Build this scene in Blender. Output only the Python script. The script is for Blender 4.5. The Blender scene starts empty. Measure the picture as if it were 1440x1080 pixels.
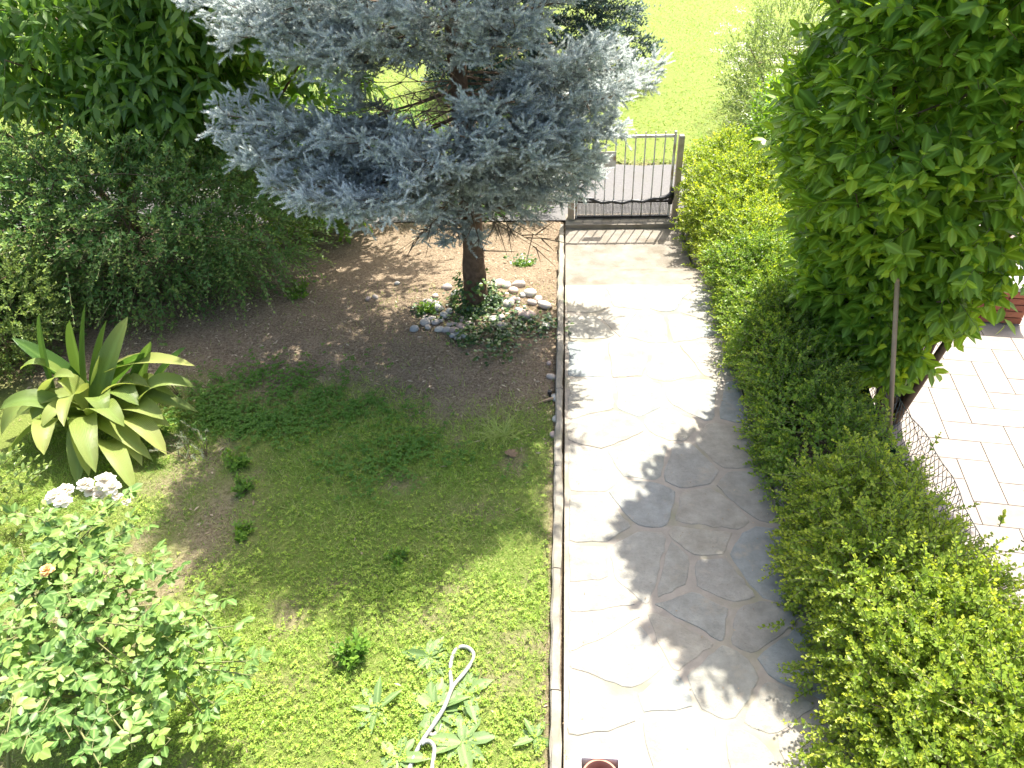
import bpy, math
import numpy as np
from mathutils import Matrix, Vector
rng = np.random.default_rng(11)
C = bpy.context.scene.collection
SC = bpy.context.scene

# ------------------------------------------------------------------ camera
FPX, CX, CY, H = 1050.0, 720.0, 540.0, 4.0
def _ray(u, v): return np.array([(u-CX)/FPX, -(v-CY)/FPX, -1.0])
def _n(a): return a/np.linalg.norm(a)
_Z = -_n(_ray(789, 1940)); _Y = _ray(797, -250); _Y = _n(_Y-_Z*(_Y@_Z)); _X = np.cross(_Y, _Z)
RW = np.array([_X, _Y, _Z])
cd = bpy.data.cameras.new('camera'); cam = bpy.data.objects.new('camera', cd); C.objects.link(cam)
cd.sensor_fit = 'HORIZONTAL'; cd.sensor_width = 36.0; cd.lens = FPX/1440*36
cd.clip_start = 0.05; cd.clip_end = 3000
m4 = Matrix.Identity(4)
for i in range(3):
    for j in range(3): m4[i][j] = RW[i][j]
m4[2][3] = H
cam.matrix_world = m4
SC.camera = cam
def PZ(u, v, z=0.0):                     # photo pixel -> point on the level z
    d = RW@_ray(u, v); return np.array([0, 0, H])+d*((z-H)/d[2])
def PY(u, v, y):                         # photo pixel -> point at the distance y
    d = RW@_ray(u, v); return np.array([0, 0, H])+d*(y/d[1])

# ------------------------------------------------------------------ sky, sun, exposure
SUN = _n(np.array([.205, .545, 1.0]))
w = bpy.data.worlds.new('World'); SC.world = w; w.use_nodes = True
nt = w.node_tree; nt.nodes.clear()
sk = nt.nodes.new('ShaderNodeTexSky'); sk.sky_type = 'NISHITA'; sk.sun_disc = False
sk.sun_elevation = math.asin(SUN[2]); sk.sun_rotation = math.atan2(SUN[0], SUN[1])
sk.air_density = 1.0; sk.dust_density = 4.5; sk.ozone_density = 1.0
bg = nt.nodes.new('ShaderNodeBackground'); bg.inputs[1].default_value = 0.15
wo = nt.nodes.new('ShaderNodeOutputWorld')
nt.links.new(sk.outputs[0], bg.inputs[0]); nt.links.new(bg.outputs[0], wo.inputs[0])
sl = bpy.data.lights.new('sun', 'SUN'); sl.energy = 5.0; sl.angle = math.radians(.53); sl.color = (1, .95, .86)
so = bpy.data.objects.new('sun', sl); C.objects.link(so)
so.rotation_euler = Vector(-SUN).to_track_quat('-Z', 'Y').to_euler(); so.location = (3, 8, 14)
SC.view_settings.view_transform = 'Standard'; SC.view_settings.look = 'None'
SC.view_settings.exposure = 1.5; SC.view_settings.gamma = 1.0
SC.cycles.max_bounces = 8; SC.cycles.diffuse_bounces = 4; SC.cycles.transmission_bounces = 6

# ------------------------------------------------------------------ materials
def mat(name):
    m = bpy.data.materials.new(name); m.use_nodes = True
    t = m.node_tree; t.nodes.clear()
    return m, t
def nd(t, kind, **kw):
    n = t.nodes.new(kind)
    for k, v in kw.items():
        if k.startswith('i_'):
            n.inputs[k[2:].replace('_', ' ')].default_value = v
        else: setattr(n, k, v)
    return n
def mixc(t, fac, a, b):
    n = t.nodes.new('ShaderNodeMix'); n.data_type = 'RGBA'
    for s, v in ((n.inputs[0], fac), (n.inputs[6], a), (n.inputs[7], b)):
        if hasattr(v, 'links') or isinstance(v, bpy.types.NodeSocket): t.links.new(v, s)
        elif isinstance(v, (tuple, list)): s.default_value = (*v[:3], 1)
        else: s.default_value = v
    return n.outputs[2]
def ramp(t, sock, a, b):
    n = t.nodes.new('ShaderNodeMapRange'); n.inputs[1].default_value = a; n.inputs[2].default_value = b
    t.links.new(sock, n.inputs[0]); return n.outputs[0]
def noise(t, scale, detail=4.0, rough=.55, coord='Object'):
    tc = t.nodes.new('ShaderNodeTexCoord'); n = nd(t, 'ShaderNodeTexNoise')
    n.inputs['Scale'].default_value = scale; n.inputs['Detail'].default_value = detail; n.inputs['Roughness'].default_value = rough
    t.links.new(tc.outputs[coord], n.inputs['Vector']); return n.outputs['Fac']
def finish(t, col, rough=.8, bump=None, bstr=.3, bdist=.01, spec=.4, metal=0.0, trans=None, tfac=.4):
    p = nd(t, 'ShaderNodeBsdfPrincipled')
    if isinstance(col, (tuple, list)): p.inputs['Base Color'].default_value = (*col, 1)
    else: t.links.new(col, p.inputs['Base Color'])
    p.inputs['Roughness'].default_value = rough; p.inputs['Specular IOR Level'].default_value = spec
    p.inputs['Metallic'].default_value = metal
    if bump is not None:
        b = nd(t, 'ShaderNodeBump'); b.inputs['Strength'].default_value = bstr; b.inputs['Distance'].default_value = bdist
        t.links.new(bump, b.inputs['Height']); t.links.new(b.outputs[0], p.inputs['Normal'])
    out = nd(t, 'ShaderNodeOutputMaterial'); sh = p.outputs[0]
    if trans is not None:
        tr = nd(t, 'ShaderNodeBsdfTranslucent'); t.links.new(trans, tr.inputs[0])
        mx = nd(t, 'ShaderNodeMixShader'); mx.inputs[0].default_value = tfac
        t.links.new(sh, mx.inputs[1]); t.links.new(tr.outputs[0], mx.inputs[2]); sh = mx.outputs[0]
    t.links.new(sh, out.inputs[0])
def leafmat(name, dark, light, young, rough=.45, tfac=.38, spec=.5, vein=0.0, tboost=1.5, ribs=False):
    m, t = mat(name)
    a = nd(t, 'ShaderNodeAttribute', attribute_name='rnd'); b = nd(t, 'ShaderNodeAttribute', attribute_name='tint')
    c = mixc(t, a.outputs['Fac'], dark, light); c = mixc(t, b.outputs['Fac'], c, young)
    if vein:
        v = nd(t, 'ShaderNodeAttribute', attribute_name='mid'); f = ramp(t, v.outputs['Fac'], .16, .0)
        mu = nd(t, 'ShaderNodeMath', operation='MULTIPLY'); t.links.new(f, mu.inputs[0]); mu.inputs[1].default_value = vein
        c = mixc(t, mu.outputs[0], c, tuple(min(1, x*1.7+.04) for x in light))
    h = nd(t, 'ShaderNodeHueSaturation'); h.inputs['Value'].default_value = tboost; h.inputs['Saturation'].default_value = 1.1; h.inputs['Hue'].default_value = .49
    t.links.new(c, h.inputs['Color'])
    rb_ = None
    if ribs:
        v = nd(t, 'ShaderNodeAttribute', attribute_name='mid'); k1 = nd(t, 'ShaderNodeMath', operation='MULTIPLY'); k1.inputs[1].default_value = 120.0
        k2 = nd(t, 'ShaderNodeMath', operation='SINE'); t.links.new(v.outputs['Fac'], k1.inputs[0]); t.links.new(k1.outputs[0], k2.inputs[0]); rb_ = k2.outputs[0]
    finish(t, c, rough, rb_, .5, .004, spec=spec, trans=h.outputs[0], tfac=tfac); return m
def mottled(name, a, b, scale=8, rough=.85, bs=.3, bscale=None, bdist=.01, spec=.3, c=None, cscale=1.5, metal=0):
    m, t = mat(name)
    col = mixc(t, ramp(t, noise(t, scale, 6, .65), .3, .7), a, b)
    if c: col = mixc(t, ramp(t, noise(t, cscale, 4), .5, .68), col, c)
    finish(t, col, rough, noise(t, bscale or scale*4, 6, .7), bs, bdist, spec, metal); return m

M = {}
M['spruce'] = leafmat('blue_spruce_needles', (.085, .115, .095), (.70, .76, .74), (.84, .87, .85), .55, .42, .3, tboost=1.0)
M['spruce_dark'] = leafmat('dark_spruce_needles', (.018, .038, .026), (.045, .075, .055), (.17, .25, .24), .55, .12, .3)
M['laurel'] = leafmat('laurel_leaf', (.08, .165, .02), (.17, .30, .037), (.36, .48, .055), .40, .5, .4, .5, 1.9)
M['hedge'] = leafmat('hedge_leaf', (.12, .21, .028), (.28, .39, .05), (.50, .55, .07), .42, .44, .4)
M['hedge_shade'] = leafmat('hedge_leaf_shaded', (.09, .19, .028), (.20, .33, .05), (.42, .5, .06), .42, .44, .4)  # darker copy of the hedge leaf, the laurel's shade put into the colour
M['privet'] = leafmat('privet_leaf', (.06, .15, .035), (.17, .30, .09), (.38, .47, .12), .42, .42, .35)
M['pitto'] = leafmat('pale_shrub_leaf', (.09, .16, .04), (.20, .28, .07), (.38, .45, .10), .35, .36, .5)
M['walnut'] = leafmat('broad_tree_leaf', (.055, .13, .02), (.14, .26, .045), (.30, .42, .06), .38, .5, .5, .4, 1.9)
M['rose'] = leafmat('rose_leaf', (.06, .14, .03), (.18, .29, .07), (.36, .45, .10), .45, .36, .35, .5)
M['aspid'] = leafmat('aspidistra_leaf', (.05, .125, .022), (.155, .25, .05), (.42, .44, .13), .40, .36, .45, .25, ribs=True)
M['weed'] = leafmat('weed_leaf', (.07, .17, .02), (.15, .28, .04), (.28, .40, .05), .5, .38, .35)
M['dock'] = leafmat('dock_leaf', (.13, .21, .07), (.20, .29, .10), (.3, .38, .14), .55, .32, .3, .5)
M['grass'] = leafmat('grass_blade', (.12, .24, .03), (.27, .40, .06), (.48, .49, .19), .55, .34, .3)
M['clover'] = leafmat('groundcover_leaf', (.16, .27, .03), (.31, .43, .06), (.48, .54, .11), .5, .40, .35)
M['meadow'] = leafmat('meadow_blade', (.12, .25, .03), (.21, .35, .045), (.36, .44, .09), .55, .36, .3)
M['ivy'] = leafmat('ivy_leaf', (.02, .06, .015), (.06, .12, .03), (.2, .28, .06), .35, .25, .5)
M['litter'] = leafmat('dry_litter', (.13, .085, .05), (.34, .25, .16), (.54, .45, .32), .8, .1, .2)
M['rosemary'] = leafmat('grey_green_needle', (.20, .25, .14), (.36, .40, .26), (.5, .52, .36), .6, .2, .3)
M['oleander'] = leafmat('long_leaf', (.09, .19, .035), (.20, .31, .06), (.42, .48, .10), .35, .4, .5, .5)
M['petal'] = leafmat('white_petal', (.78, .75, .66), (.84, .82, .76), (.85, .74, .5), .6, .45, .2, tboost=1.05)
M['petal_o'] = leafmat('apricot_petal', (.78, .45, .16), (.82, .56, .26), (.85, .66, .35), .6, .3, .2, tboost=1.0)
M['bark'] = mottled('spruce_bark', (.075, .045, .028), (.20, .125, .08), 14, .95, .9, 30, .02)
M['twig'] = mottled('twig_brown', (.10, .065, .04), (.2, .14, .09), 20, .9, .3)
M['twig_green'] = mottled('twig_green', (.12, .14, .05), (.2, .19, .08), 20, .7, .2)
M['concrete'] = mottled('kerb_concrete', (.19, .17, .135), (.32, .29, .24), 10, .95, .6, 45, .008, c=(.19, .175, .13), cscale=4)
M['landing'] = mottled('landing_concrete', (.17, .15, .125), (.26, .235, .195), 5, .95, .6, 45, .008, c=(.15, .13, .10), cscale=3)
M['grout'] = mottled('path_grout', (.265, .235, .195), (.335, .30, .25), 9, .95, .6, 70, .006, c=(.22, .215, .14), cscale=2.3)
M['terracotta'] = mottled('terracotta', (.36, .15, .10), (.46, .22, .16), 9, .8, .2)
M['whiteplastic'] = mottled('white_plastic', (.78, .78, .76), (.82, .82, .80), 5, .4, .05, spec=.5)
M['potsoil'] = mottled('pot_soil', (.03, .022, .016), (.08, .06, .045), 30, .95, .8)
M['hose'] = mottled('grey_hose', (.27, .27, .255), (.36, .355, .33), 14, .5, .1, spec=.5, c=(.33, .30, .24), cscale=6)
M['steel'] = mottled('worn_pale_metal', (.50, .49, .48), (.68, .66, .63), 18, .55, .2, c=(.30, .22, .16), cscale=9)
M['blackmetal'] = mottled('black_plastic', (.012, .012, .013), (.03, .03, .032), 15, .45, .15, spec=.5)
M['net'] = mottled('black_netting', (.015, .015, .015), (.03, .03, .03), 15, .7, .1)
M['postwood'] = mottled('weathered_post', (.28, .22, .16), (.46, .40, .32), 12, .9, .5)
M['pole'] = mottled('pole_wood', (.34, .23, .14), (.46, .33, .21), 10, .7, .3)
M['wire'] = mottled('green_wire', (.06, .08, .075), (.14, .16, .15), 20, .5, .1, spec=.5)
M['shade'] = mottled('shade_cloth', (.015, .05, .035), (.03, .085, .06), 40, .8, .4)
M['asphalt'] = mottled('pale_asphalt', (.115, .11, .108), (.165, .16, .158), 25, .95, .6, 120, .006, c=(.14, .135, .125))
M['patiobase'] = mottled('tile_joint', (.18, .13, .115), (.22, .165, .14), 12, .9, .2)
M['coping'] = mottled('coping_stone', (.42, .39, .35), (.52, .49, .45), 8, .8, .2)
M['mortar'] = mottled('mortar', (.38, .33, .28), (.48, .42, .36), 14, .95, .4)
def objvar(name, cols, scale, bs, bscale, rough=.85, bdist=.006, dirt=None):
    m, t = mat(name); oi = nd(t, 'ShaderNodeObjectInfo')
    cr = nd(t, 'ShaderNodeValToRGB'); t.links.new(oi.outputs['Random'], cr.inputs[0])
    cr.color_ramp.interpolation = 'LINEAR'; e = cr.color_ramp.elements
    while len(e) < len(cols): e.new(.5)
    for i, c in enumerate(cols): e[i].position = i/(len(cols)-1); e[i].color = (*c, 1)
    n1 = noise(t, scale, 8, .7)
    g = mixc(t, ramp(t, n1, .35, .75), cr.outputs[0], (1, 1, 1)); mu = nd(t, 'ShaderNodeMix', data_type='RGBA', blend_type='MULTIPLY'); mu.inputs[0].default_value = .85
    dk = mixc(t, ramp(t, n1, .3, .7), (.62, .60, .56), (1.12, 1.1, 1.06))
    t.links.new(cr.outputs[0], mu.inputs[6]); t.links.new(dk, mu.inputs[7]); col = mu.outputs[2]
    if dirt: col = mixc(t, ramp(t, noise(t, 3.1, 5, .7), .55, .75), col, dirt)
    finish(t, col, rough, noise(t, bscale, 8, .75), bs, bdist, .3); return m
M['flag'] = objvar('flagstone', [(.29, .285, .26), (.34, .32, .275), (.30, .31, .285), (.36, .34, .29), (.25, .285, .295), (.335, .315, .275)], 7, .9, 26, .9, .014, (.36, .31, .24))
M['tile'] = objvar('patio_tile', [(.235, .198, .17), (.27, .235, .205), (.25, .22, .20), (.285, .25, .215)], 5, .1, 40, .6, .002)
M['brick'] = objvar('red_brick', [(.38, .13, .07), (.46, .18, .10), (.42, .15, .09), (.33, .12, .08)], 12, .5, 50)
M['stone'] = objvar('river_stone', [(.46, .40, .35), (.56, .52, .47), (.50, .38, .33), (.40, .42, .42), (.60, .56, .50), (.44, .34, .29)], 14, .3, 40)
def groundmat():
    m, t = mat('garden_ground'); a = nd(t, 'ShaderNodeAttribute', attribute_name='grassy')
    n1 = noise(t, 3.5, 8, .7); n2 = noise(t, 45, 6, .75)
    c = mixc(t, ramp(t, n1, .35, .68), (.15, .108, .07), (.25, .188, .125))
    c = mixc(t, ramp(t, n2, .42, .7), c, (.36, .29, .20))
    c = mixc(t, ramp(t, n2, .48, .30), c, (.09, .06, .04))
    g = mixc(t, n2, (.12, .17, .03), (.22, .27, .06))
    c = mixc(t, a.outputs['Fac'], c, g)
    finish(t, c, .95, n2, .9, .03, .15); return m
M['ground'] = groundmat()

# ------------------------------------------------------------------ mesh helpers (everything in world coordinates)
def nrm(a): return a/np.maximum(np.linalg.norm(a, axis=-1, keepdims=True), 1e-9)
def rv(n): return nrm(rng.normal(size=(n, 3)))
_K = rng.normal(size=(12, 3)); _PH = rng.uniform(0, 6.28, 12)
def nz(p, s=1.0):                        # smooth pseudo noise, about -1..1
    p = np.asarray(p)*s; r = 0
    for i in range(12): r = r+np.sin(p@_K[i]*(1+.25*i)+_PH[i])/(1+.25*i)
    return r/3.2
def tagged(o, label=None, cat=None, group=None, kind=None):
    for k, v in (('label', label), ('category', cat), ('group', group), ('kind', kind)):
        if v: o[k] = v
    return o
def thing(name, label, cat, loc, group=None):
    o = bpy.data.objects.new(name, None); C.objects.link(o); o.location = tuple(float(v) for v in loc); o.empty_display_size = .1
    return tagged(o, label, cat, group)
def meshdata(name, V, F, m, smooth=False, **at):
    me = bpy.data.meshes.new(name); V = np.asarray(V, np.float32); F = np.asarray(F, np.int32); k = F.shape[1]
    me.vertices.add(len(V)); me.vertices.foreach_set('co', V.ravel())
    me.loops.add(F.size); me.loops.foreach_set('vertex_index', F.ravel())
    me.polygons.add(len(F)); me.polygons.foreach_set('loop_start', np.arange(0, F.size, k, dtype=np.int32))
    me.polygons.foreach_set('use_smooth', np.full(len(F), bool(smooth)))
    for a, v in at.items():
        x = me.attributes.new(a, 'FLOAT', 'POINT'); x.data.foreach_set('value', np.asarray(v, np.float32).ravel())
    me.update(calc_edges=True); me.materials.append(M[m]); return me
def mk(name, V, F, m, parent=None, smooth=False, base=None, kind=None, **at):
    V = np.asarray(V, float); b = np.array(parent.location) if parent else (np.array(base) if base is not None else np.zeros(3))
    o = bpy.data.objects.new(name, meshdata(name, V-b, F, m, smooth, **at)); C.objects.link(o)
    if parent: o.parent = parent
    else: o.location = tuple(b)
    if kind: o['kind'] = kind
    return o
def cat_(parts):
    Vs, Fs, n = [], [], 0
    for V, F in parts: Vs.append(V); Fs.append(np.asarray(F)+n); n += len(V)
    return np.concatenate(Vs), np.concatenate(Fs)
BOXF = np.array([[0,2,1],[0,3,2],[4,5,6],[4,6,7],[0,1,5],[0,5,4],[1,2,6],[1,6,5],[2,3,7],[2,7,6],[3,0,4],[3,4,7]])
def box(c, s, rz=0.0, taper=1.0):
    x, y, z = np.array(s)/2; q = taper
    V = np.array([[-x,-y,-z],[x,-y,-z],[x,y,-z],[-x,y,-z],[-x*q,-y*q,z],[x*q,-y*q,z],[x*q,y*q,z],[-x*q,y*q,z]])
    R = np.array([[math.cos(rz), -math.sin(rz), 0], [math.sin(rz), math.cos(rz), 0], [0, 0, 1]])
    return V@R.T+np.array(c), BOXF
def tube(P, r, n=6, cap=True):
    P = np.asarray(P, float); k = len(P); r = np.broadcast_to(np.asarray(r, float), (k,))
    T = nrm(np.gradient(P, axis=0)); up = np.array([0, 0, 1.]) if abs(T[0, 2]) < .9 else np.array([1., 0, 0])
    A = nrm(np.cross(T, up)); B = np.cross(T, A); an = np.linspace(0, 2*np.pi, n, endpoint=False)
    V = (P[:, None]+r[:, None, None]*(A[:, None]*np.cos(an)[None, :, None]+B[:, None]*np.sin(an)[None, :, None])).reshape(-1, 3)
    i = np.arange(k-1)[:, None]*n; j = np.arange(n)[None]; j2 = (j+1) % n
    a, b, c, d = (i+j).ravel(), (i+j2).ravel(), (i+n+j2).ravel(), (i+n+j).ravel()
    F = np.concatenate([np.stack([a, c, b], 1), np.stack([a, d, c], 1)])
    if cap:
        V = np.concatenate([V, P[:1], P[-1:]]); q = np.arange(n); q2 = (q+1) % n; e = (k-1)*n
        F = np.concatenate([F, np.stack([q, q2, np.full(n, k*n)], 1), np.stack([e+q2, e+q, np.full(n, k*n+1)], 1)])
    return V, F
def spline(P, n=24):
    P = np.asarray(P, float); k = len(P); Q = np.concatenate([2*P[:1]-P[1:2], P, 2*P[-1:]-P[-2:-1]])
    t = np.linspace(0, k-1-1e-6, n); i = t.astype(int); f = (t-i)[:, None]
    a, b, c, d = Q[i], Q[i+1], Q[i+2], Q[i+3]
    return .5*(2*b+(c-a)*f+(2*a-5*b+4*c-d)*f*f+(3*b-a-3*c+d)*f**3)
def sticks(A, B, ra, rb):                # many thin three-sided twigs
    n = len(A); D = nrm(B-A); U = nrm(np.cross(D, rv(n))); W = np.cross(D, U)
    an = np.array([0, 2.094, 4.189]); ra = np.broadcast_to(ra, (n,)); rb = np.broadcast_to(rb, (n,))
    ring = U[:, None]*np.cos(an)[None, :, None]+W[:, None]*np.sin(an)[None, :, None]
    V = np.concatenate([A[:, None]+ring*ra[:, None, None], B[:, None]+ring*rb[:, None, None]], 1).reshape(-1, 3)
    f = np.array([[0,1,4],[0,4,3],[1,2,5],[1,5,4],[2,0,3],[2,3,5]])
    return V, (f[None]+np.arange(n)[:, None, None]*6).reshape(-1, 3)
def lathe(prof, c, n=28):
    an = np.linspace(0, 2*np.pi, n, endpoint=False); k = len(prof)
    V = np.array([[c[0]+r*math.cos(a), c[1]+r*math.sin(a), c[2]+z] for r, z in prof for a in an])
    F = []
    for i in range(k-1):
        for j in range(n):
            a, b = i*n+j, i*n+(j+1) % n; F += [[a, b, b+n], [a, b+n, a+n]]
    return V, np.array(F)

# leaf templates: (along, across, raised), triangles
LT = {'A': (np.array([[0,0,0],[.28,-.41,.10],[.30,0,0],[.28,.41,.10],[.66,-.43,.09],[.68,0,0],[.66,.43,.09],[1,0,0]]),
            np.array([[0,1,2],[0,2,3],[1,4,5],[1,5,2],[2,5,6],[2,6,3],[4,7,5],[5,7,6]])),
      'B': (np.array([[0,0,0],[.5,-.5,.12],[.5,.5,.12],[1,0,0]]), np.array([[0,1,3],[0,3,2]])),
      'H': (np.array([[0,0,0],[.32,-.45,.1],[.32,.45,.1],[.75,-.38,.08],[.75,.38,.08],[1,0,0]]), np.array([[0,1,2],[1,3,4],[1,4,2],[3,5,4]])),
      'G': (np.array([[0,-.5,0],[0,.5,0],[.55,-.38,0],[.55,.38,0],[1,0,0]]), np.array([[0,2,3],[0,3,1],[2,4,3]])),
      'T': (np.array([[0,-.5,0],[0,.5,0],[1,0,0]]), np.array([[0,1,2]]))}
def leaves(L, T='A', curve=.22):
    P, D, U, ll, lw, tint, rnd = L; t, F = LT[T]; n = len(P)
    S = nrm(np.cross(D, U)); N = np.cross(S, D); a, s, h = t[:, 0], t[:, 1], t[:, 2]
    V = (P[:, None]+D[:, None]*(a[None]*ll[:, None])[..., None]+S[:, None]*(s[None]*lw[:, None])[..., None]
         + N[:, None]*(h[None]*lw[:, None]-curve*(a**2)[None]*ll[:, None])[..., None]).reshape(-1, 3)
    FF = (F[None]+np.arange(n)[:, None, None]*len(t)).reshape(-1, 3)
    return V, FF, dict(rnd=np.repeat(rnd, len(t)), tint=np.repeat(tint, len(t)), mid=np.tile(np.abs(s), n))
def sub(L, i): return tuple(x[i] for x in L)
def join(Ls): return tuple(np.concatenate(x) for x in zip(*Ls))
def shoots(O, D, L, n, ll, lw, spread=.95, droop=.1, young=.6, upb=.3, grav=0.0, t0=.1, opp=False):
    k = len(O); L = np.broadcast_to(L, (k,)); t = np.linspace(t0, 1, n)
    A = nrm(np.cross(D, rv(k))); B = np.cross(D, A)
    pos = O[:, None]+D[:, None]*(t[None]*L[:, None])[..., None]; pos[..., 2] -= droop*(t**2)[None]*L[:, None]
    i = np.arange(n); ph = (rng.uniform(0, 6.28, k)[:, None]+((i//2)*1.571+(i % 2)*3.1416 if opp else i*2.4)[None])[..., None]
    sp = (spread*(1-.45*t))[None, :, None]
    d = D[:, None]*np.cos(sp)+(A[:, None]*np.cos(ph)+B[:, None]*np.sin(ph))*np.sin(sp)+rng.normal(size=(k, n, 3))*.15
    d[..., 2] += upb-grav; d = nrm(d)
    u = nrm(D[:, None]*.5+np.array([0, 0, .8])+rng.normal(size=(k, n, 3))*.3)
    sc = rng.uniform(.7, 1.15, (k, n))*(1-.35*t**2)[None]
    cl = rng.uniform(0, 1, k)[:, None]
    rnd = np.clip(cl*.6+rng.uniform(0, .4, (k, n)), 0, 1)
    tint = np.clip(young*(t**2)[None]*(.3+1.2*rng.uniform(0, 1, k)[:, None]**2)+rng.normal(size=(k, n))*.04, 0, 1)
    f = lambda x: x.reshape(-1, *x.shape[2:])
    return (f(pos), f(d), f(u), f(sc*ll), f(sc*lw), f(tint), f(rnd)), pos[:, -1]
def compound(O, D, U, L, pairs, ll, lw, grav=.1, young=.4):
    k = len(O); n = pairs*2+1; S = nrm(np.cross(D, U)); t = np.repeat(np.linspace(.4, .9, pairs), 2); t = np.append(t, 1.0)
    sd = np.append(np.tile([-1, 1], pairs), 0)
    pos = O[:, None]+D[:, None]*(t[None]*L[:, None])[..., None]
    d = D[:, None]*np.where(sd == 0, 1, .45)[None, :, None]+S[:, None]*(sd*.9)[None, :, None]+rng.normal(size=(k, n, 3))*.12
    d[..., 2] -= grav; d = nrm(d); u = nrm(np.repeat(U[:, None], n, 1)+rng.normal(size=(k, n, 3))*.22)
    sc = rng.uniform(.8, 1.15, (k, 1))*np.where(sd == 0, 1.12, .9)[None]*rng.uniform(.85, 1.1, (k, n))
    rnd = np.clip(rng.uniform(0, .7, (k, 1))+rng.uniform(0, .3, (k, n)), 0, 1); ti = young*rng.uniform(0, 1, (k, 1))**3*np.ones((1, n))
    f = lambda x: x.reshape(-1, *x.shape[2:])
    return f(pos), f(d), f(u), f(sc*ll), f(sc*lw), f(ti), f(rnd)
def blob(c, r, n, depth=.35, p=2.4, amp=.16, seed=0, ns=2.0):
    c = np.array(c); r = np.array(r); d = rv(n); rad = (np.abs(d)**p).sum(1)**(-1/p); q = d*rad[:, None]
    N = nrm(np.sign(q)*np.abs(q)**(p-1)/r); f = 1+amp*nz(q*r+seed*7.3, ns*2)
    return c+q*r*(f*(1-depth*rng.uniform(0, 1, n)**1.6))[:, None], N
def leaf_parts(parent, L, m, count, T='A', curve=.22, name='leaf', near=True):
    """the leaves that show largest become parts of their own; the rest are returned"""
    P = L[0]; b = np.array(parent.location); c = (P-np.array([0, 0, H]))@RW; u = CX+FPX*c[:, 0]/-c[:, 2]; v = CY-FPX*c[:, 1]/-c[:, 2]
    inf = (c[:, 2] < 0) & (u > 5) & (u < 1435) & (v > 5) & (v < 1075)
    size = L[3]/np.maximum(-c[:, 2], .3)*np.where(inf, 1, 0)
    pick = np.argsort(-size)[:count]; pick = pick[size[pick] > 0]
    t, F = LT[T]; vs = []
    for k in range(6):
        V = t*np.array([1, 1, 1.]); V = np.stack([V[:, 0], V[:, 1], V[:, 2]], 1)
        V[:, 2] -= (curve*(1+.3*(k-2.5)/2.5))*t[:, 0]**2*2.0
        vs.append(meshdata(name, V, F, m, True, rnd=np.full(len(t), k/5), tint=np.full(len(t), .0 if k < 4 else .35), mid=np.abs(t[:, 1])))
    S = nrm(np.cross(L[1], L[2])); N = np.cross(S, L[1])
    for i in pick:
        k = int(np.clip(round(L[6][i]*3), 0, 3)) if L[5][i] < .25 else 4+int(L[5][i] > .5)
        o = bpy.data.objects.new(name, vs[k]); C.objects.link(o); o.parent = parent
        w_ = L[4][i]; a, s, h = L[1][i]*L[3][i], S[i]*w_, N[i]*w_
        o.matrix_basis = Matrix(((a[0], s[0], h[0], P[i][0]-b[0]), (a[1], s[1], h[1], P[i][1]-b[1]), (a[2], s[2], h[2], P[i][2]-b[2]), (0, 0, 0, 1)))
    keep = np.ones(len(P), bool); keep[pick] = False
    return sub(L, keep)
def S_(a, b, x): t = np.clip((x-a)/(b-a), 0, 1); return t*t*(3-2*t)

# ------------------------------------------------------------------ ground
PW = 1.53                                 # path width; the path runs along y between x = 0 and PW
def gz(x, y):
    x = np.asarray(x, float); y = np.asarray(y, float)
    z = -.40*S_(6.8, 9.0, y)+.018*nz(np.stack([x, y, 0*x], -1), .9)*S_(1.0, 0.0, np.abs(y-3)*.1)
    z = np.where((x > -.06) & (x < PW+.06) & (y < 9.7), -.12-.42*S_(6.6, 8.2, y), z)
    z = np.where((x > 2.42) & (y < 9.4), -.50, z)
    z = np.where((y > 9.6) & (y < 11.75) & (x > -14), -.47, z)
    return z
BARE = [(*PZ(u, v)[:2], p, q) for u, v, p, q in ((585, 872, .30, .10), (690, 955, .22, .12), (735, 905, .2, .1), (300, 735, .16, .3), (780, 700, .08, .5), (640, 830, .2, .06), (480, 820, .18, .06), (400, 960, .2, .09), (770, 1000, .1, .25), (560, 680, .2, .12), (670, 720, .22, .1), (640, 580, .3, .15))]
def grassy(x, y):
    p = np.stack([x, y, 0*np.asarray(x)], -1); n = nz(p, 1.1); n2 = nz(p+5, 3.2)
    d = np.hypot(x+.94, y-6.75)
    g = S_(5.75-.55*S_(-1.9, -.9, x), 4.7-.5*S_(-1.9, -.9, x), y+.3*n+.25*n2)*S_(1.1, 2.3, d+.2*n)*(1-.7*S_(.42, .85, n2+.45*n))
    bare = np.exp(-(((x+2.55)/.28)**2+((y-3.55)/.55)**2)); g = g*(1-.8*bare)
    for a, b, p, q in BARE: g = g*(1-.85*np.exp(-(((x-a)/p)**2+((y-b)/q)**2))*np.clip(.7+.6*n2, 0, 1))
    far = S_(11.6, 12.0, y+.12*n2)
    return np.clip(np.where(y > 10, far, g), 0, 1)*np.where((x > -.1) & (y < 10), .0, 1)
xs = np.unique(np.concatenate([np.arange(-7, 6, .09), np.linspace(-60, -7, 40), np.linspace(6, 60, 40), [-400., 400.]]))
ys = np.unique(np.concatenate([np.arange(.3, 12.6, .09), np.linspace(-20, .3, 20), np.linspace(12.6, 80, 70), [600.]]))
X, Y = np.meshgrid(xs, ys, indexing='ij'); nx, ny = X.shape
Gv = np.stack([X, Y, gz(X, Y)+.012*nz(np.stack([X, Y, 0*X], -1), 9)*(Y < 12)], -1).reshape(-1, 3)
i = (np.arange(nx-1)[:, None]*ny+np.arange(ny-1)[None]).ravel()
mk('ground', Gv, np.stack([i, i+ny, i+ny+1, i+1], 1), 'ground', smooth=True, kind='structure', grassy=grassy(X, Y).ravel()*.92)

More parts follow.
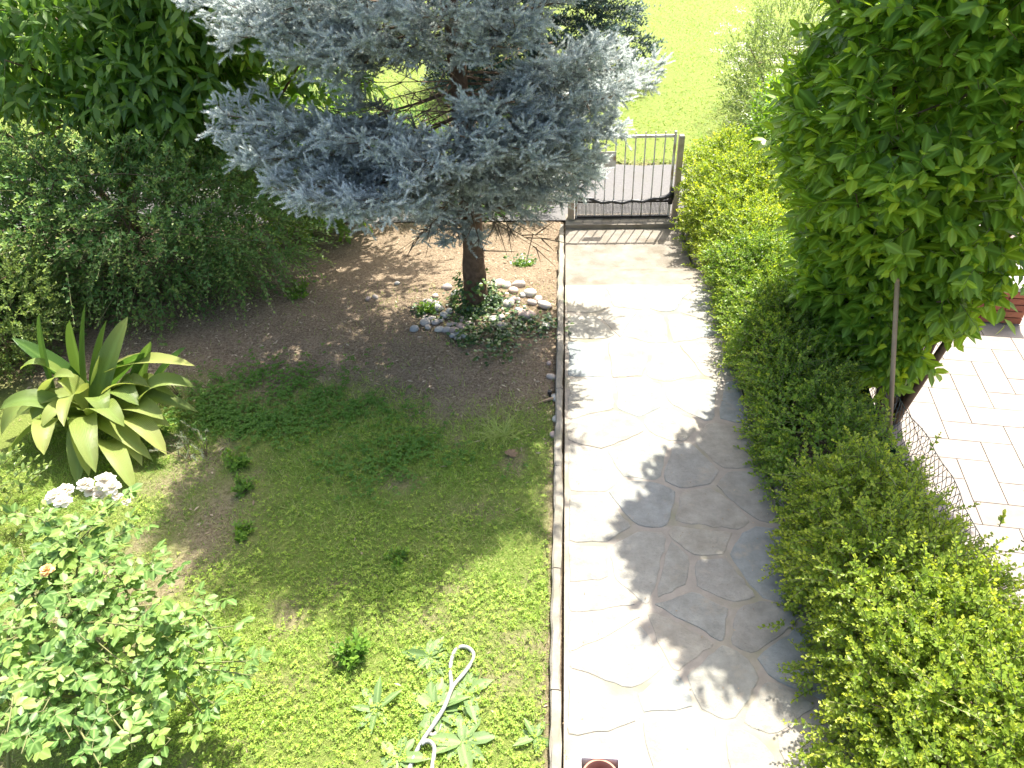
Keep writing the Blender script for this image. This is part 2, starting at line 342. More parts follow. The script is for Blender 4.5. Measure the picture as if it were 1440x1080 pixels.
# driveway beyond the gate
n = 60; xx = np.linspace(-14, 9, n); e1 = 11.66+.07*nz(np.stack([xx, 0*xx, 0*xx], -1), 2.5)
V = np.concatenate([np.stack([xx, 0*xx+9.62, 0*xx-.40], 1), np.stack([xx, e1, 0*xx-.40], 1)])
i = np.arange(n-1); mk('driveway', V, np.stack([i, i+1, i+n+1, i+n], 1), 'asphalt', kind='structure')

# ------------------------------------------------------------------ path with flagstones
path = mk('path', *box((PW/2, 3.85, -.045), (PW-.004, 6.5, .09)), 'grout', kind='structure')
SEEDS = [(870,1060),(960,1050),(1060,1060),(1130,1050),(850,1000),(940,980),(1020,960),(1085,1000),(850,880),(960,900),(1060,880),(1110,930),(840,840),(880,920),(985,860),
 (830,790),(900,790),(940,800),(1000,760),(1015,810),(1070,790),(1000,720),(830,730),(900,700),(960,650),(1060,690),(830,660),(900,640),(860,600),(1030,620),(945,590),
 (830,560),(900,560),(980,560),(1040,570),(830,500),(880,500),(945,510),(1000,500),(830,455),(870,445),(915,455),(960,455),(830,420),(880,415),(940,420),(985,430)]
sd = np.array([PZ(u, v, .02)[:2] for u, v in SEEDS])
sd = np.concatenate([sd, [[.2, 1.4], [.75, 1.3], [1.25, 1.45], [.4, .9], [1.1, .9]]])
wt = rng.uniform(-.018, .018, len(sd)); JW = rng.uniform(.011, .027, len(sd))
def clip(poly, a, b):                     # keep the side where a.p <= b
    out = []
    for k in range(len(poly)):
        p, q = poly[k], poly[(k+1) % len(poly)]; fp, fq = a@p-b, a@q-b
        if fp <= 0: out.append(p)
        if fp*fq < 0: out.append(p+(q-p)*(fp/(fp-fq)))
    return out
for k, s in enumerate(sd):
    poly = [np.array(q) for q in ((.03, .62), (PW-.03, .62), (PW-.03, 7.06), (.03, 7.06))]
    for j, q in enumerate(sd):
        if j != k:
            a = q-s; L_ = np.linalg.norm(a); a = a/L_
            mid_ = a@(s+q)/2+(wt[k]-wt[j])/(2*L_); poly = clip(poly, a, mid_-JW[k])
        if len(poly) < 3: break
    if len(poly) < 3: continue
    pts = []
    for a, b in zip(poly, poly[1:]+poly[:1]):
        m_ = max(2, int(np.linalg.norm(b-a)/.05)); pts += [a+(b-a)*t for t in np.linspace(0, 1, m_, endpoint=False)]
    pts = np.array(pts); pts = (pts*4+np.roll(pts, 1, 0)+np.roll(pts, -1, 0))/6
    pts = pts+.016*np.stack([nz(np.c_[pts, 0*pts[:, 0]+k], 7), nz(np.c_[pts, 0*pts[:, 0]+k+3], 7)], 1)+rng.normal(size=pts.shape)*.0035
    m_ = len(pts); ce = pts.mean(0); h = .0035+rng.uniform(0, .003); tilt = rng.normal(size=2)*.0015
    def ring(f, z): q = ce+(pts-ce)*f; return np.c_[q, z+(q-ce)@tilt]
    V = np.concatenate([ring(1, -.01), ring(1, h-.003), ring(.975, h), ring(.55, h+.0015), [[*ce, h+.001]]])
    F = []
    for r_ in range(3):
        for j in range(m_): a, b = r_*m_+j, r_*m_+(j+1) % m_; F += [[a, b, b+m_], [a, b+m_, a+m_]]
    F += [[3*m_+j, 3*m_+(j+1) % m_, 4*m_] for j in range(m_)]
    o = mk('flagstone', V, F, 'flag', path, smooth=False)
# kerbs along both sides
for side, x0, y0, y1 in ((0, -.045, .6, 9.35), (1, PW+.05, .6, 9.3)):
    kb = thing('path_kerb', ('chipped thin concrete kerb between the lawn and the path', 'concrete kerb between the path and the clipped hedge')[side], 'kerb', (x0, y0, 0))
    y = y0
    while y < y1:
        ln = min(rng.uniform(.75, 1.05), y1-y); zt = (.065 if side == 0 else .05)-.40*S_(6.9, 9.1, y+ln/2); m_ = 10
        yy = np.linspace(y+.004, y+ln-.004, m_); wob = .008*nz(np.stack([yy, 0*yy, 0*yy+side], -1), 5); hw = .030
        ring = lambda dx, dz: np.stack([x0+dx+wob+rng.normal(size=m_)*.003, yy, zt+dz+rng.normal(size=m_)*.003], 1)
        V = np.concatenate([ring(-hw, -.35), ring(-hw, -.014), ring(-hw+.012, 0), ring(hw-.012, 0), ring(hw, -.014), ring(hw, -.35)])
        F = []
        for r_ in range(5):
            for j in range(m_-1): a = r_*m_+j; F += [[a, a+1, a+m_+1], [a, a+m_+1, a+m_]]
        for e in (0, m_-1): F += [[e, e+m_, e+2*m_], [e, e+2*m_, e+3*m_], [e, e+3*m_, e+4*m_], [e, e+4*m_, e+5*m_]]
        mk('kerb_stone', V, F, 'concrete', kb); y += ln
# steps and landing down to the gate
st = mk('garden_steps', *box((PW/2, 8.55, -.42), (PW-.004, 1.75, .1)), 'grout', kind='structure')
for k, (y0, y1, z) in enumerate(((7.10, 7.42, -.01), (7.42, 7.72, -.14), (7.72, 8.0, -.27))):
    mk('step', *box((PW/2, (y0+y1)/2, z-.15), (PW-.01, y1-y0-.003, .30)), 'landing', st)
mk('landing', *box((PW/2, 8.62, -.4), (PW-.012, 1.24, .08)), 'landing', st)
mk('threshold', *box((PW/2-.02, 9.42, -.36), (PW-.05, .36, .12)), 'landing', st)

# ------------------------------------------------------------------ garden gate
GY = 9.44; gl = PY(808, 315, GY)[0]; gr = PY(941, 313, GY)[0]
g = thing('garden_gate', 'worn pale metal bar gate with black netting across its lower third', 'gate', ((gl+gr)/2, GY, -.3))
ztop, zmid, zbot = .80, -.06, -.275
bar = lambda x, z0, z1, r=.009: tube([[x, GY, z0], [x, GY, z1]], r, 8)
NB = 10
for k in range(NB+1):
    x = gl+.02+(gr-gl-.04)*k/NB; edge = k in (0, NB)
    b_ = mk('gate_stile' if edge else 'bar', *bar(x, zbot-.01, ztop+(.06 if edge else .055), .017 if edge else .0085), 'steel', g)
    V, F = lathe([(.0085, 0), (.017, .012), (.012, .03), (.0, .055)], (x, GY, ztop+.05), 8); mk('spear_tip', V, F, 'steel', b_).location = (0, 0, 0)
for o in [o for o in bpy.data.objects if o.name.startswith('spear_tip')]: o.location = (0, 0, 0)
for z, hh, mm in ((ztop, .032, 'steel'), (zmid, .03, 'blackmetal'), (zbot, .03, 'blackmetal')):
    mk('rail', *box(((gl+gr)/2, GY, z), (gr-gl-.004, .03, hh)), mm, g)
# netting on the lower third, strand by strand
xn = np.linspace(gl+.015, gr-.015, 70); A = []; B = []
sag = lambda x: zmid+.10*(np.abs((x-(gl+gr)/2)/((gr-gl)/2))**2.2)-.0
for x in xn: A.append([x, GY+.022, zbot]); B.append([x, GY+.022, sag(x)])
for z in np.arange(zbot, zmid+.09, .017):
    for a, b in zip(xn[:-1], xn[1:]):
        if z < sag(a): A.append([a, GY+.023, z]); B.append([b, GY+.023, z])
mk('netting', *sticks(np.array(A), np.array(B), .0036, .0036), 'net', g)
xx = np.linspace(gl+.01, gr-.01, 30); zz = sag(xx)+.012*np.sin(xx*23)
mk('net_roll', *tube(np.stack([xx, GY-.03+.012*np.sin(xx*9), zz], 1), .017+.008*np.sin(xx*31)**2+.02*(np.abs(np.linspace(-1, 1, 30))**8), 8), 'blackmetal', g, smooth=True)
mk('tied_netting', *tube([[gr-.02, GY-.03, zmid-.03], [gr-.005, GY-.02, zmid+.08], [gr-.0, GY-.02, zmid+.2]], [.03, .035, .012], 8), 'blackmetal', g, smooth=True)
mk('name_plate', *box((gl+.40, GY-.022, .52), (.24, .008, .2)), 'steel', g)
for x, wd, zt, lab in ((gl-.05, .085, .42, 'weathered square gate post at the hinge side under the spruce'), (gr+.06, .07, .78, 'tall weathered gate post beside the hedge end')):
    p = thing('gate_post', lab, 'post', (x, GY+.01, -.42)); mk('shaft', *box((x, GY+.01, (zt-.42)/2), (wd, .10, zt+.42), 0, .94), 'postwood', p)
    mk('cap', *box((x, GY+.01, zt+.012), (wd*1.05, .105, .024), 0, .8), 'concrete', p)

# ------------------------------------------------------------------ patio, brick wall
dv = RW@_ray(985, -256); TA = math.atan2(dv[0], dv[1]); ca, sa = math.cos(TA), math.sin(TA)
PO = PZ(1300, 640, -.4)
def loc(a, b, z): return np.array([PO[0]+a*ca+b*sa, PO[1]-a*sa+b*ca, z])
pb = mk('patio', np.array([loc(a, b, -.412) for a, b in ((-1.1, -4.3), (4.5, -4.3), (4.5, 5), (-1.1, 5))]), [[0, 1, 2, 3]], 'patiobase', kind='structure')
TW = .25; variants = {}
for a in range(-4, 18):
    for b in range(-9, 14):
        r_ = (a-b) % 4
        if r_ == 0: sx, sy = 2*TW-.007, TW-.007; cxy = (a+1, b+.5)
        elif r_ == 3: sx, sy = TW-.007, 2*TW-.007; cxy = (a+.5, b+1)
        else: continue
        p = loc(cxy[0]*TW, cxy[1]*TW, -.41)
        if p[0]-.25 < 2.44: continue
        key = r_
        if key not in variants:
            V = np.concatenate([box((0, 0, 0), (sx, sy, .016), -TA)[0]])
            variants[key] = meshdata('tile', V, BOXF, 'tile')
        o = bpy.data.objects.new('tile', variants[key]); C.objects.link(o); o.parent = pb; o.location = (p[0], p[1], p[2]+rng.normal()*.0006)
bw = PZ(1372, 452, -.4)
wa, wb = (bw[0]-PO[0])*ca-(bw[1]-PO[1])*sa, (bw[0]-PO[0])*sa+(bw[1]-PO[1])*ca
wl = thing('brick_planter_wall', 'low red brick wall with pale stone coping at the patio edge', 'wall', loc(wa, wb, -.4))
mk('wall_core', *box(loc(wa+.21, wb+1.21, -.20), (.38, 2.38, .38), -TA), 'mortar', wl)
bm = {}
for c_ in range(5):
    for k in range(-1, 10):
        b0 = max(k*.245+(c_ % 2)*.12, 0); b1 = min(k*.245+(c_ % 2)*.12+.233, 2.42)
        if b1-b0 < .05: continue
        key = ('s', round(b1-b0, 3))
        if key not in bm: bm[key] = meshdata('brick', box((0, 0, 0), (.03, b1-b0, .064), -TA)[0], BOXF, 'brick')
        o = bpy.data.objects.new('brick', bm[key]); C.objects.link(o); o.parent = wl; o.location = Vector(loc(wa+.012+rng.normal()*.002, wb+(b0+b1)/2, -.36+c_*.076))-wl.location
    for k in range(2):
        key = 'e'
        if key not in bm: bm[key] = meshdata('brick', box((0, 0, 0), (.19, .03, .064), -TA)[0], BOXF, 'brick')
        o = bpy.data.objects.new('brick', bm[key]); C.objects.link(o); o.parent = wl; o.location = Vector(loc(wa+.125+k*.2, wb+.006, -.36+c_*.076))-wl.location
for k in range(4): mk('coping_slab', *box(loc(wa+.2, wb+.28+k*.61, .012), (.48, .604, .045), -TA), 'coping', wl)

# ------------------------------------------------------------------ blue spruce
TX, TY = -.94, 6.75
spr = thing('blue_spruce', 'blue spruce with silvery blue boughs standing in a ring of stones', 'tree', (TX, TY, -.02))
zz = np.linspace(-.1, 6.5, 60); an = np.linspace(0, 2*np.pi, 22, endpoint=False)
rr = .115*(1-zz/6.9).clip(.05)+.05*np.exp(-(zz+.1)/.12)
P = np.stack([TX+.03*np.sin(zz*1.3), TY+.02*np.cos(zz*1.7), zz], 1)
V, F = tube(P, rr, 22); q = V-np.array([TX, TY, 0]); V[:, :2] += (q[:, :2])*(.16*nz(V*np.array([1, 1, .35]), 22))[:, None]
mk('trunk', V, F, 'bark', spr, smooth=True)
OS, DS, LS, IN, SA, SB, SR = [], [], [], [], [], [], []
def bough(tip, az, width=.8, start=.3, sec=.10, lift=.10, upc=.30, dens=1.0):
    A = np.array([TX, TY, az]); T = np.array(tip, float); L_ = np.linalg.norm(T-A); tt = np.linspace(0, 1, 24)
    side0 = nrm(np.cross(T-A, [0, 0, 1.]))
    C_ = A+(T-A)*tt[:, None]; C_[:, 2] += -.22*np.sin(tt*np.pi)*L_*.25+lift*tt**4*.5
    C_ += side0*(.06*np.sin(tt*5+rng.uniform(0, 6)))[:, None]
    SA.append(C_[:-1]); SB.append(C_[1:]); SR.append(.012*(1-tt[:-1])+.004)
    t = start
    sgn = 1
    while t < .995:
        f = t*23; i_ = min(int(f), 22); p = C_[i_]+(C_[i_+1]-C_[i_])*(f-i_); tg = nrm(C_[min(i_+1, 23)]-C_[max(i_-1, 0)]); sd_ = nrm(np.cross(tg, [0, 0, 1.]))
        prof = (1-t)**.55*S_(start-.25, start+.25, t)
        for sgn in (-1, 1):
            ln = (width*prof*rng.uniform(.6, 1.1)+.10)
            d = nrm(tg*rng.uniform(.5, .85)+sd_*sgn*.8+np.array([0, 0, rng.normal()*.26-.02])); m_ = max(3, int(ln/.06))
            s = np.linspace(.12, 1, m_); q = p+d*(s*ln)[:, None]; q[:, 2] += -.10*ln*np.sin(s*np.pi)+.04*s**2*ln
            SA.append(q[:-1]); SB.append(q[1:]); SR.append(np.linspace(.006, .003, m_-1))
            side2 = nrm(np.cross(d, [0, 0, 1.]))
            for k in range(m_):
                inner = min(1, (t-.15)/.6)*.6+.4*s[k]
                for sg in (-1, 1, 0):
                    if sg == 0 and rng.uniform() > .75*dens: continue
                    if rng.uniform() > dens*.8: continue
                    dd = nrm(d*.7+side2*sg*.65+np.array([0, 0, upc if sg == 0 else .05])+rng.normal(size=3)*.28)
                    OS.append(q[k]); DS.append(dd); LS.append(rng.uniform(.09, .155)); IN.append(inner)
                    if ln > .2 and rng.uniform() < .5*dens:       # a side twig with two more shoots
                        e = q[k]+dd*.09+rng.normal(size=3)*.01
                        for s3 in (-1, 1):
                            OS.append(e); DS.append(nrm(dd*.7+nrm(np.cross(dd, [0, 0, 1.]))*s3*.7+np.array([0, 0, .05])+rng.normal(size=3)*.35)); LS.append(rng.uniform(.085, .135)); IN.append(inner)
            for _ in range(6 if dens > .9 else 2):           # a rosette of fresh shoots ends each side branch
                OS.append(q[-1]-d*rng.uniform(0, .03)); DS.append(nrm(d*.75+np.array([0, 0, .28])+rng.normal(size=3)*.5)); LS.append(rng.uniform(.065, .11)); IN.append(1.0)
        t += sec/L_*rng.uniform(.8, 1.2)
    OS.append(C_[-1]); DS.append(tg); LS.append(.15); IN.append(1.0)
for (u, v, yy, az, wd, stt) in [
    (312, 172, 6.15, 2.15, .75, .34), (350, 235, 5.75, 1.95, .62, .40), (400, 275, 5.45, 1.8, .55, .40), (450, 290, 5.2, 1.75, .6, .42),
    (530, 290, 5.15, 1.7, .55, .45), (590, 235, 5.45, 1.8, .55, .5), (660, 200, 5.6, 1.85, .5, .45),
    (868, 90, 6.35, 2.25, .7, .36), (845, 75, 6.1, 2.3, .55, .42), (862, 190, 6.35, 2.0, .6, .42), (835, 235, 6.35, 1.75, .5, .42), (790, 230, 5.85, 1.85, .65, .40), (715, 215, 5.6, 1.85, .55, .45),
    (720, 150, 5.75, 2.0, .5, .5),
    (285, 0, 6.4, 2.85, .75, .35), (330, 40, 6.0, 2.75, .65, .38), (400, 85, 5.6, 2.65, .6, .42), (470, 60, 5.5, 2.75, .6, .45), (555, 70, 5.5, 2.55, .5, .5), (600, 30, 5.35, 2.8, .55, .45),
    (690, 70, 5.5, 2.7, .5, .5), (735, 45, 5.6, 2.75, .5, .45), (790, 10, 5.9, 2.9, .55, .42), (500, 5, 5.4, 3.0, .6, .45), (380, 10, 5.8, 3.0, .6, .4),
    (825, 258, 6.5, 1.6, .4, .45), (820, 90, 6.2, 2.2, .6, .45), (760, 190, 5.8, 1.95, .6, .45), (480, 200, 5.6, 1.95, .55, .45), (925, 100, 7.6, 2.05, .35, .6), (870, 140, 6.2, 2.15, .6, .45)]:
    bough(PY(u, v, yy+(.4 if v < 100 and u < 800 else 0)), az, wd*(.85 if v < 100 else 1), stt*.78)
for (u, v, yy, az) in [(640, 335, 6.35, 1.15), (720, 285, 6.3, 1.3), (690, 300, 6.4, 1.25), (610, 315, 6.5, 1.1), (760, 275, 6.55, 1.3), (600, 290, 6.9, 1.25), (650, 280, 6.2, 1.4), (700, 255, 6.1, 1.5), (620, 265, 6.0, 1.45), (740, 245, 6.2, 1.5), (560, 270, 6.2, 1.45), (790, 285, 6.7, 1.35)]: bough(PY(u, v, yy), az, .32, .3, .12)
NF = len(OS)
for az in np.arange(2.7, 6.0, .11):                    # the rest of the crown, behind and above
    a = rng.uniform(0, 2*np.pi); L_ = 1.85*(1-(az-2.0)/5.0)**.8+.12; front = math.sin(a) < .25 and az < 3.05
    if front: a = -a
    if az < 3.0: a = rng.uniform(1.75, 3.3); L_ *= .8
    if math.cos(a) > .1: L_ *= .62 if az < 3.2 else .88
    bough((TX+L_*math.cos(a), TY+L_*math.sin(a), az-.12*L_), az, .36*L_+.1, .32, .14, dens=.7)
for tp_, az in (((.15, 5.6, 4.2), 4.3), ((.2, 5.95, 4.7), 4.8), ((-.25, 5.45, 4.0), 4.1), ((-.7, 5.35, 3.9), 4.0), ((-1.3, 5.45, 3.9), 4.0), ((-1.8, 5.7, 4.1), 4.2), ((-2.0, 6.1, 4.3), 4.4), ((-1.0, 5.5, 4.6), 4.7), ((-.5, 5.6, 4.6), 4.7), ((.0, 5.8, 5.0), 5.1), ((.3, 6.2, 4.0), 4.1), ((.65, 5.95, 4.0), 4.05), ((.5, 6.2, 4.5), 4.5), ((.65, 6.35, 3.5), 3.5), ((.35, 5.75, 3.9), 3.95)): bough(tp_, az, .7, .25, .12, dens=.85)
O = np.array(OS); D = nrm(np.array(DS)); Ln = np.array(LS); IN = np.array(IN)
def needles(O, D, Ln, IN, k, wdt, nl=.021):
    n = len(O); t = np.linspace(.0, 1, k); A = nrm(np.cross(D, rv(n))); B = np.cross(D, A)
    ph = rng.uniform(0, 6.28, n)[:, None]+np.arange(k)[None]*2.4
    pr = A[:, None]*np.cos(ph)[..., None]+B[:, None]*np.sin(ph)[..., None]
    fw = (.45+.75*t**2)[None, :, None]
    d = nrm(D[:, None]*fw+pr*.85+np.array([0, 0, .22])); p = O[:, None]+D[:, None]*(t[None]*Ln[:, None])[..., None]
    s = nrm(np.cross(d, np.array([0, 0, 1.])+rng.normal(size=(n, k, 3))*.5)); ll = nl*rng.uniform(.8, 1.2, (n, k))[..., None]
    V = np.stack([p-s*wdt/2, p+s*wdt/2, p+d*ll], 2).reshape(-1, 3)
    F = np.arange(n*k*3).reshape(-1, 3)
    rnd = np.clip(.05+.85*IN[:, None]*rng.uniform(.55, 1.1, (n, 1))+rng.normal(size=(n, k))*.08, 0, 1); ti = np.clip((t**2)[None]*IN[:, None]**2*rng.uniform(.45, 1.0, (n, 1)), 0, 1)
    return V, F, np.repeat(rnd.ravel(), 3), np.repeat(ti.ravel(), 3)
print('spruce shoots', NF, len(O))
a = needles(O[:NF], D[:NF], Ln[:NF], IN[:NF], 42, .0092, .0235); b = needles(O[NF:], D[NF:], Ln[NF:], IN[NF:], 12, .020, .036)
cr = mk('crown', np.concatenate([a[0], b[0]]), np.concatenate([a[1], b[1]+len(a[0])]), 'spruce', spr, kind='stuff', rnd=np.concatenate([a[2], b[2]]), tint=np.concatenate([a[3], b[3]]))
V, F = sticks(np.concatenate(SA), np.concatenate(SB), np.concatenate(SR), np.concatenate(SR)*.9)
q = O[:NF]; V2 = np.stack([q-np.array([.002, 0, 0]), q+np.array([.002, 0, 0]), q+D[:NF]*Ln[:NF, None]], 1).reshape(-1, 3)
mk('branches', *cat_([(V, F), (V2, np.arange(len(V2)).reshape(-1, 3))]), 'twig', spr)
A = []; B = []                                             # bare dead twigs round the stem
for _ in range(60):
    z = rng.uniform(1.0, 2.7); a = rng.uniform(0, 6.28); p = np.array([TX, TY, z]); d = np.array([math.cos(a), math.sin(a), rng.uniform(-.25, .1)])
    L_ = rng.uniform(.5, 1.2); q = p+d*L_; A.append(p); B.append(q)
    for k in range(5):
        s = p+d*L_*rng.uniform(.3, 1); A.append(s); B.append(s+nrm(d+rng.normal(size=3)*.6)*rng.uniform(.12, .35))
mk('dead_twigs', *sticks(np.array(A), np.array(B), .007, .002), 'twig', spr)

# a darker conifer far beyond the gate
cx_, cy_ = -.6, 16.8
cf = thing('dark_conifer', 'dark green conifer on the far lawn behind the spruce', 'tree', (cx_, cy_, -.4))
mk('trunk', *tube([[cx_, cy_, -.5], [cx_, cy_, 3], [cx_, cy_, 6.8]], [.16, .1, .02], 10), 'bark', cf)
n = 14000; z = rng.uniform(0, 1, n)**1.4*6.6; a = rng.uniform(0, 6.28, n); lay = np.round(z/.45)*.45; z = .6*lay+.4*z
R_ = 2.75*(1-z/7)**.9*(.85+.2*nz(np.stack([np.cos(a)*2, np.sin(a)*2, lay*3], -1), 1.5)); rad = R_*(1-.6*rng.uniform(0, 1, n)**1.5)
O = np.stack([cx_+rad*np.cos(a), cy_+rad*np.sin(a), -.25+z-.15*rad], 1); D = nrm(np.stack([np.cos(a), np.sin(a), 0*a+.1], 1)+rng.normal(size=(n, 3))*.35)
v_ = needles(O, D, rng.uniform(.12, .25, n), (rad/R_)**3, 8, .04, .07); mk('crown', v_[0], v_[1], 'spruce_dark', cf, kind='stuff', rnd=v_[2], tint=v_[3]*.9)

# ------------------------------------------------------------------ stones, ivy, bits around the trunk
def rock(seed):
    n1, n2 = 9, 6; V = [[0, 0, 1.]]
    for i in range(1, n2):
        for j in range(n1): V.append([math.sin(math.pi*i/n2)*math.cos(6.283*j/n1), math.sin(math.pi*i/n2)*math.sin(6.283*j/n1), math.cos(math.pi*i/n2)])
    V.append([0, 0, -1.]); V = np.array(V); F = []
    for j in range(n1):
        F.append([0, 1+j, 1+(j+1) % n1]); e = 1+(n2-2)*n1; F.append([e+(j+1) % n1, e+j, len(V)-1])
        for i in range(n2-2): a, b = 1+i*n1+j, 1+i*n1+(j+1) % n1; F += [[a, a+n1, b+n1], [a, b+n1, b]]
    V = V*(1+.16*nz(V+seed*9.1, 1.3))[:, None]
    return meshdata('stone', V, F, 'stone', True)
rocks = [rock(s) for s in range(7)]
def stone(x, y, r, label, group):
    o = bpy.data.objects.new('stone', rocks[rng.integers(7)]); C.objects.link(o); z = float(gz(x, y))
    o.location = (x, y, z+r*.32); o.scale = (r*rng.uniform(.9, 1.35), r*rng.uniform(.75, 1.05), r*rng.uniform(.55, .75)); o.rotation_euler = (rng.normal()*.15, rng.normal()*.15, rng.uniform(0, 6.28))
    tagged(o, label, 'stone', group)
LS_ = [(602,462),(583,465),(618,465),(600,448),(612,455),(607,450),(620,452),(634,459),(628,466),(640,468),(645,470),(650,452),(655,450),(641,458),(637,474),(652,474),(644,477),(660,458),(632,440),(613,433),(617,436),(610,427),(600,427),(612,418),(628,405),(640,415),(596,441),(625,446),(598,456),(648,462)]
for u, v in LS_: p = PZ(u, v, -.01); stone(p[0], p[1], rng.uniform(.032, .058), 'rounded pale stone in the heap left of the spruce trunk', 'stones heaped left of the spruce trunk')
RS_ = [(700,402),(712,404),(730,402),(735,418),(725,425),(748,428),(766,432),(733,442),(740,447),(728,438),(694,452),(706,462),(704,450),(722,412),(745,415),(715,430),(757,423),(768,460)]
for u, v in RS_: p = PZ(u, v, -.02); stone(p[0], p[1], rng.uniform(.035, .075), 'pinkish stone among ivy between the spruce trunk and the path', 'stones right of the spruce trunk')
for u, v in [(772,510),(776,530),(780,560),(783,590),(778,612),(785,640)]: p = PZ(u, v, -.0); stone(p[0], p[1], rng.uniform(.025, .042), 'half sunk grey stone lying against the kerb', 'stones along the inside of the kerb')
for k, (u, v, lab) in enumerate([(558, 395, 'lone white pebble on the bare soil'), (518, 421, 'flat pale stone on the dark soil'), (528, 419, 'pale stone chip next to the flat stone on dark soil')]): p = PZ(u, v, 0); stone(p[0], p[1], .035, lab, None)

iv = thing('ivy_patch', 'dark ivy climbing the foot of the spruce trunk', 'ivy', (TX, TY, -.03))
n = 420; a = rng.uniform(0, 6.28, n); h = rng.uniform(0, 1, n)**2*.34; r = .13+.10*(1-h/.34)+rng.uniform(0, .04, n)
p1 = np.stack([TX+r*np.cos(a), TY+r*np.sin(a), h], 1); d1 = nrm(np.stack([np.cos(a), np.sin(a), 0*a-.5], 1)+rng.normal(size=(n, 3))*.4); u1 = nrm(np.stack([np.cos(a), np.sin(a), 0*a+.6], 1))
ps = []; 
for (u, v, s, c) in [(665, 445, .28, 420), (700, 475, .26, 380), (720, 460, .25, 250), (655, 480, .16, 160), (600, 440, .12, 160), (765, 462, .2, 200), (690, 430, .2, 250), (735, 350, .12, 160), (700, 500, .18, 120)]:
    q = PZ(u, v, -.03); c = int(c*.55); ps.append(np.stack([rng.normal(q[0], s*.6, c), rng.normal(q[1], s*.6, c), rng.uniform(.01, .07, c)+gz(q[0], q[1])], 1))
p2 = np.concatenate(ps); m_ = len(p2); d2 = nrm(np.concatenate([rng.normal(size=(m_, 2)), rng.uniform(-.2, .2, (m_, 1))], 1)); u2 = nrm(np.array([0, 0, 1.])+rng.normal(size=(m_, 3))*.3)
N_ = n+m_; Lv = (np.concatenate([p1, p2]), np.concatenate([d1, d2]), np.concatenate([u1, u2]), rng.uniform(.03, .055, N_), rng.uniform(.028, .05, N_), rng.uniform(0, 1, N_)**4, rng.uniform(0, 1, N_))
V, F, at = leaves(Lv, 'H', .1); mk('ivy_leaves', V, F, 'ivy', iv, kind='stuff', **at)

# ------------------------------------------------------------------ shrubs and trees made of shoots
def bush(name, label, cat, base, blobs, m, ll, lw, n_leaf, sl, T='B', tw='twig', group=None, spread=.95, droop=.1, young=.6, upb=.3, grav=0., out=.8, up=.5, jit=.35, depth=.35, amp=.16, parts=0, opp=False, curve=.22, stems=7, ns=2., zmin=None, part='foliage', keep=None, srad=.018, p=2.4):
    t = thing(name, label, cat, base, group); Os, Ns = [], []
    for k, (c, r, n) in enumerate(blobs):
        o, nn = blob(c, r, n, depth, p, amp, k+len(label), ns); Os.append(o); Ns.append(nn)
    O = np.concatenate(Os); N = np.concatenate(Ns); ok = O[:, 2] > (gz(O[:, 0], O[:, 1])+.03 if zmin is None else zmin)
    if keep is not None: ok &= keep(O)
    O, N = O[ok], N[ok]; k = len(O)
    D = nrm(N*out+np.array([0, 0, up])+rng.normal(size=(k, 3))*jit); L_ = sl*rng.uniform(.6, 1.25, k)
    Lv, tip = shoots(O, D, L_, n_leaf, ll, lw, spread, droop, young, upb, grav, opp=opp)
    b = np.array(base); A = []
    tips = O[rng.integers(0, k, stems*4)]
    st_ = []
    for j in range(stems):
        e = tips[j]; s = b+np.array([rng.normal()*.08, rng.normal()*.08, -.05]); mid = s+(e-s)*.5+np.array([0, 0, .2*np.linalg.norm(e-s)])*.5+rng.normal(size=3)*.05
        c_ = spline([s, mid, e], 10); st_.append(tube(c_, np.linspace(srad, srad*.3, 10), 6))
        for q in tips[stems+j*3:stems+j*3+3]:
            s2 = c_[rng.integers(3, 8)]; st_.append(tube(spline([s2, (s2+q)/2+np.array([0, 0, .06]), q], 6), np.linspace(srad*.45, srad*.15, 6), 4))
    if st_: mk('stems', *cat_(st_), 'twig' if tw != 'none' else tw, t, smooth=True)
    mk('twigs', *sticks(O, tip, .0035*ll/.03 if ll < .03 else .0035, .0015), 'twig_green', t, kind='stuff')
    if parts: Lv = leaf_parts(t, Lv, m, parts, 'A', curve)
    V, F, at = leaves(Lv, T, curve); mk(part, V, F, m, t, kind='stuff', smooth=(T == 'A'), **at)
    return t
# clipped hedge along the right side of the path
GH = 'hedge bushes along the path'
bush('hedge', 'sunny small leaved hedge bush beside the wire mesh fence', 'hedge', (1.95, 2.6, -.02),
     [((1.88, 2.75, .34), (.46, .80, .50), 3600), ((1.95, 1.75, .36), (.56, .80, .53), 3600), ((1.98, 1.0, .36), (.58, .6, .56), 1400), ((1.80, 3.35, .30), (.32, .32, .48), 900), ((1.88, 2.2, .42), (.52, 1.5, .60), 260)],
     'hedge', .033, .025, 13, .16, amp=.24, ns=3., up=.25, jit=.5, spread=1.2, group=GH, young=.75, upb=.35, p=3.0, depth=.45, opp=True)
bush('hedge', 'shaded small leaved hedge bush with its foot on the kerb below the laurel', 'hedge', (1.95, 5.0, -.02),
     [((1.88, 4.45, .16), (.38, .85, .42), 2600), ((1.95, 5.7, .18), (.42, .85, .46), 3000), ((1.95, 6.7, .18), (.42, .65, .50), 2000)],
     'hedge_shade', .035, .026, 13, .17, amp=.22, ns=3., up=.2, jit=.5, spread=1.2, group=GH, young=.7, p=3.0, depth=.45, opp=True)
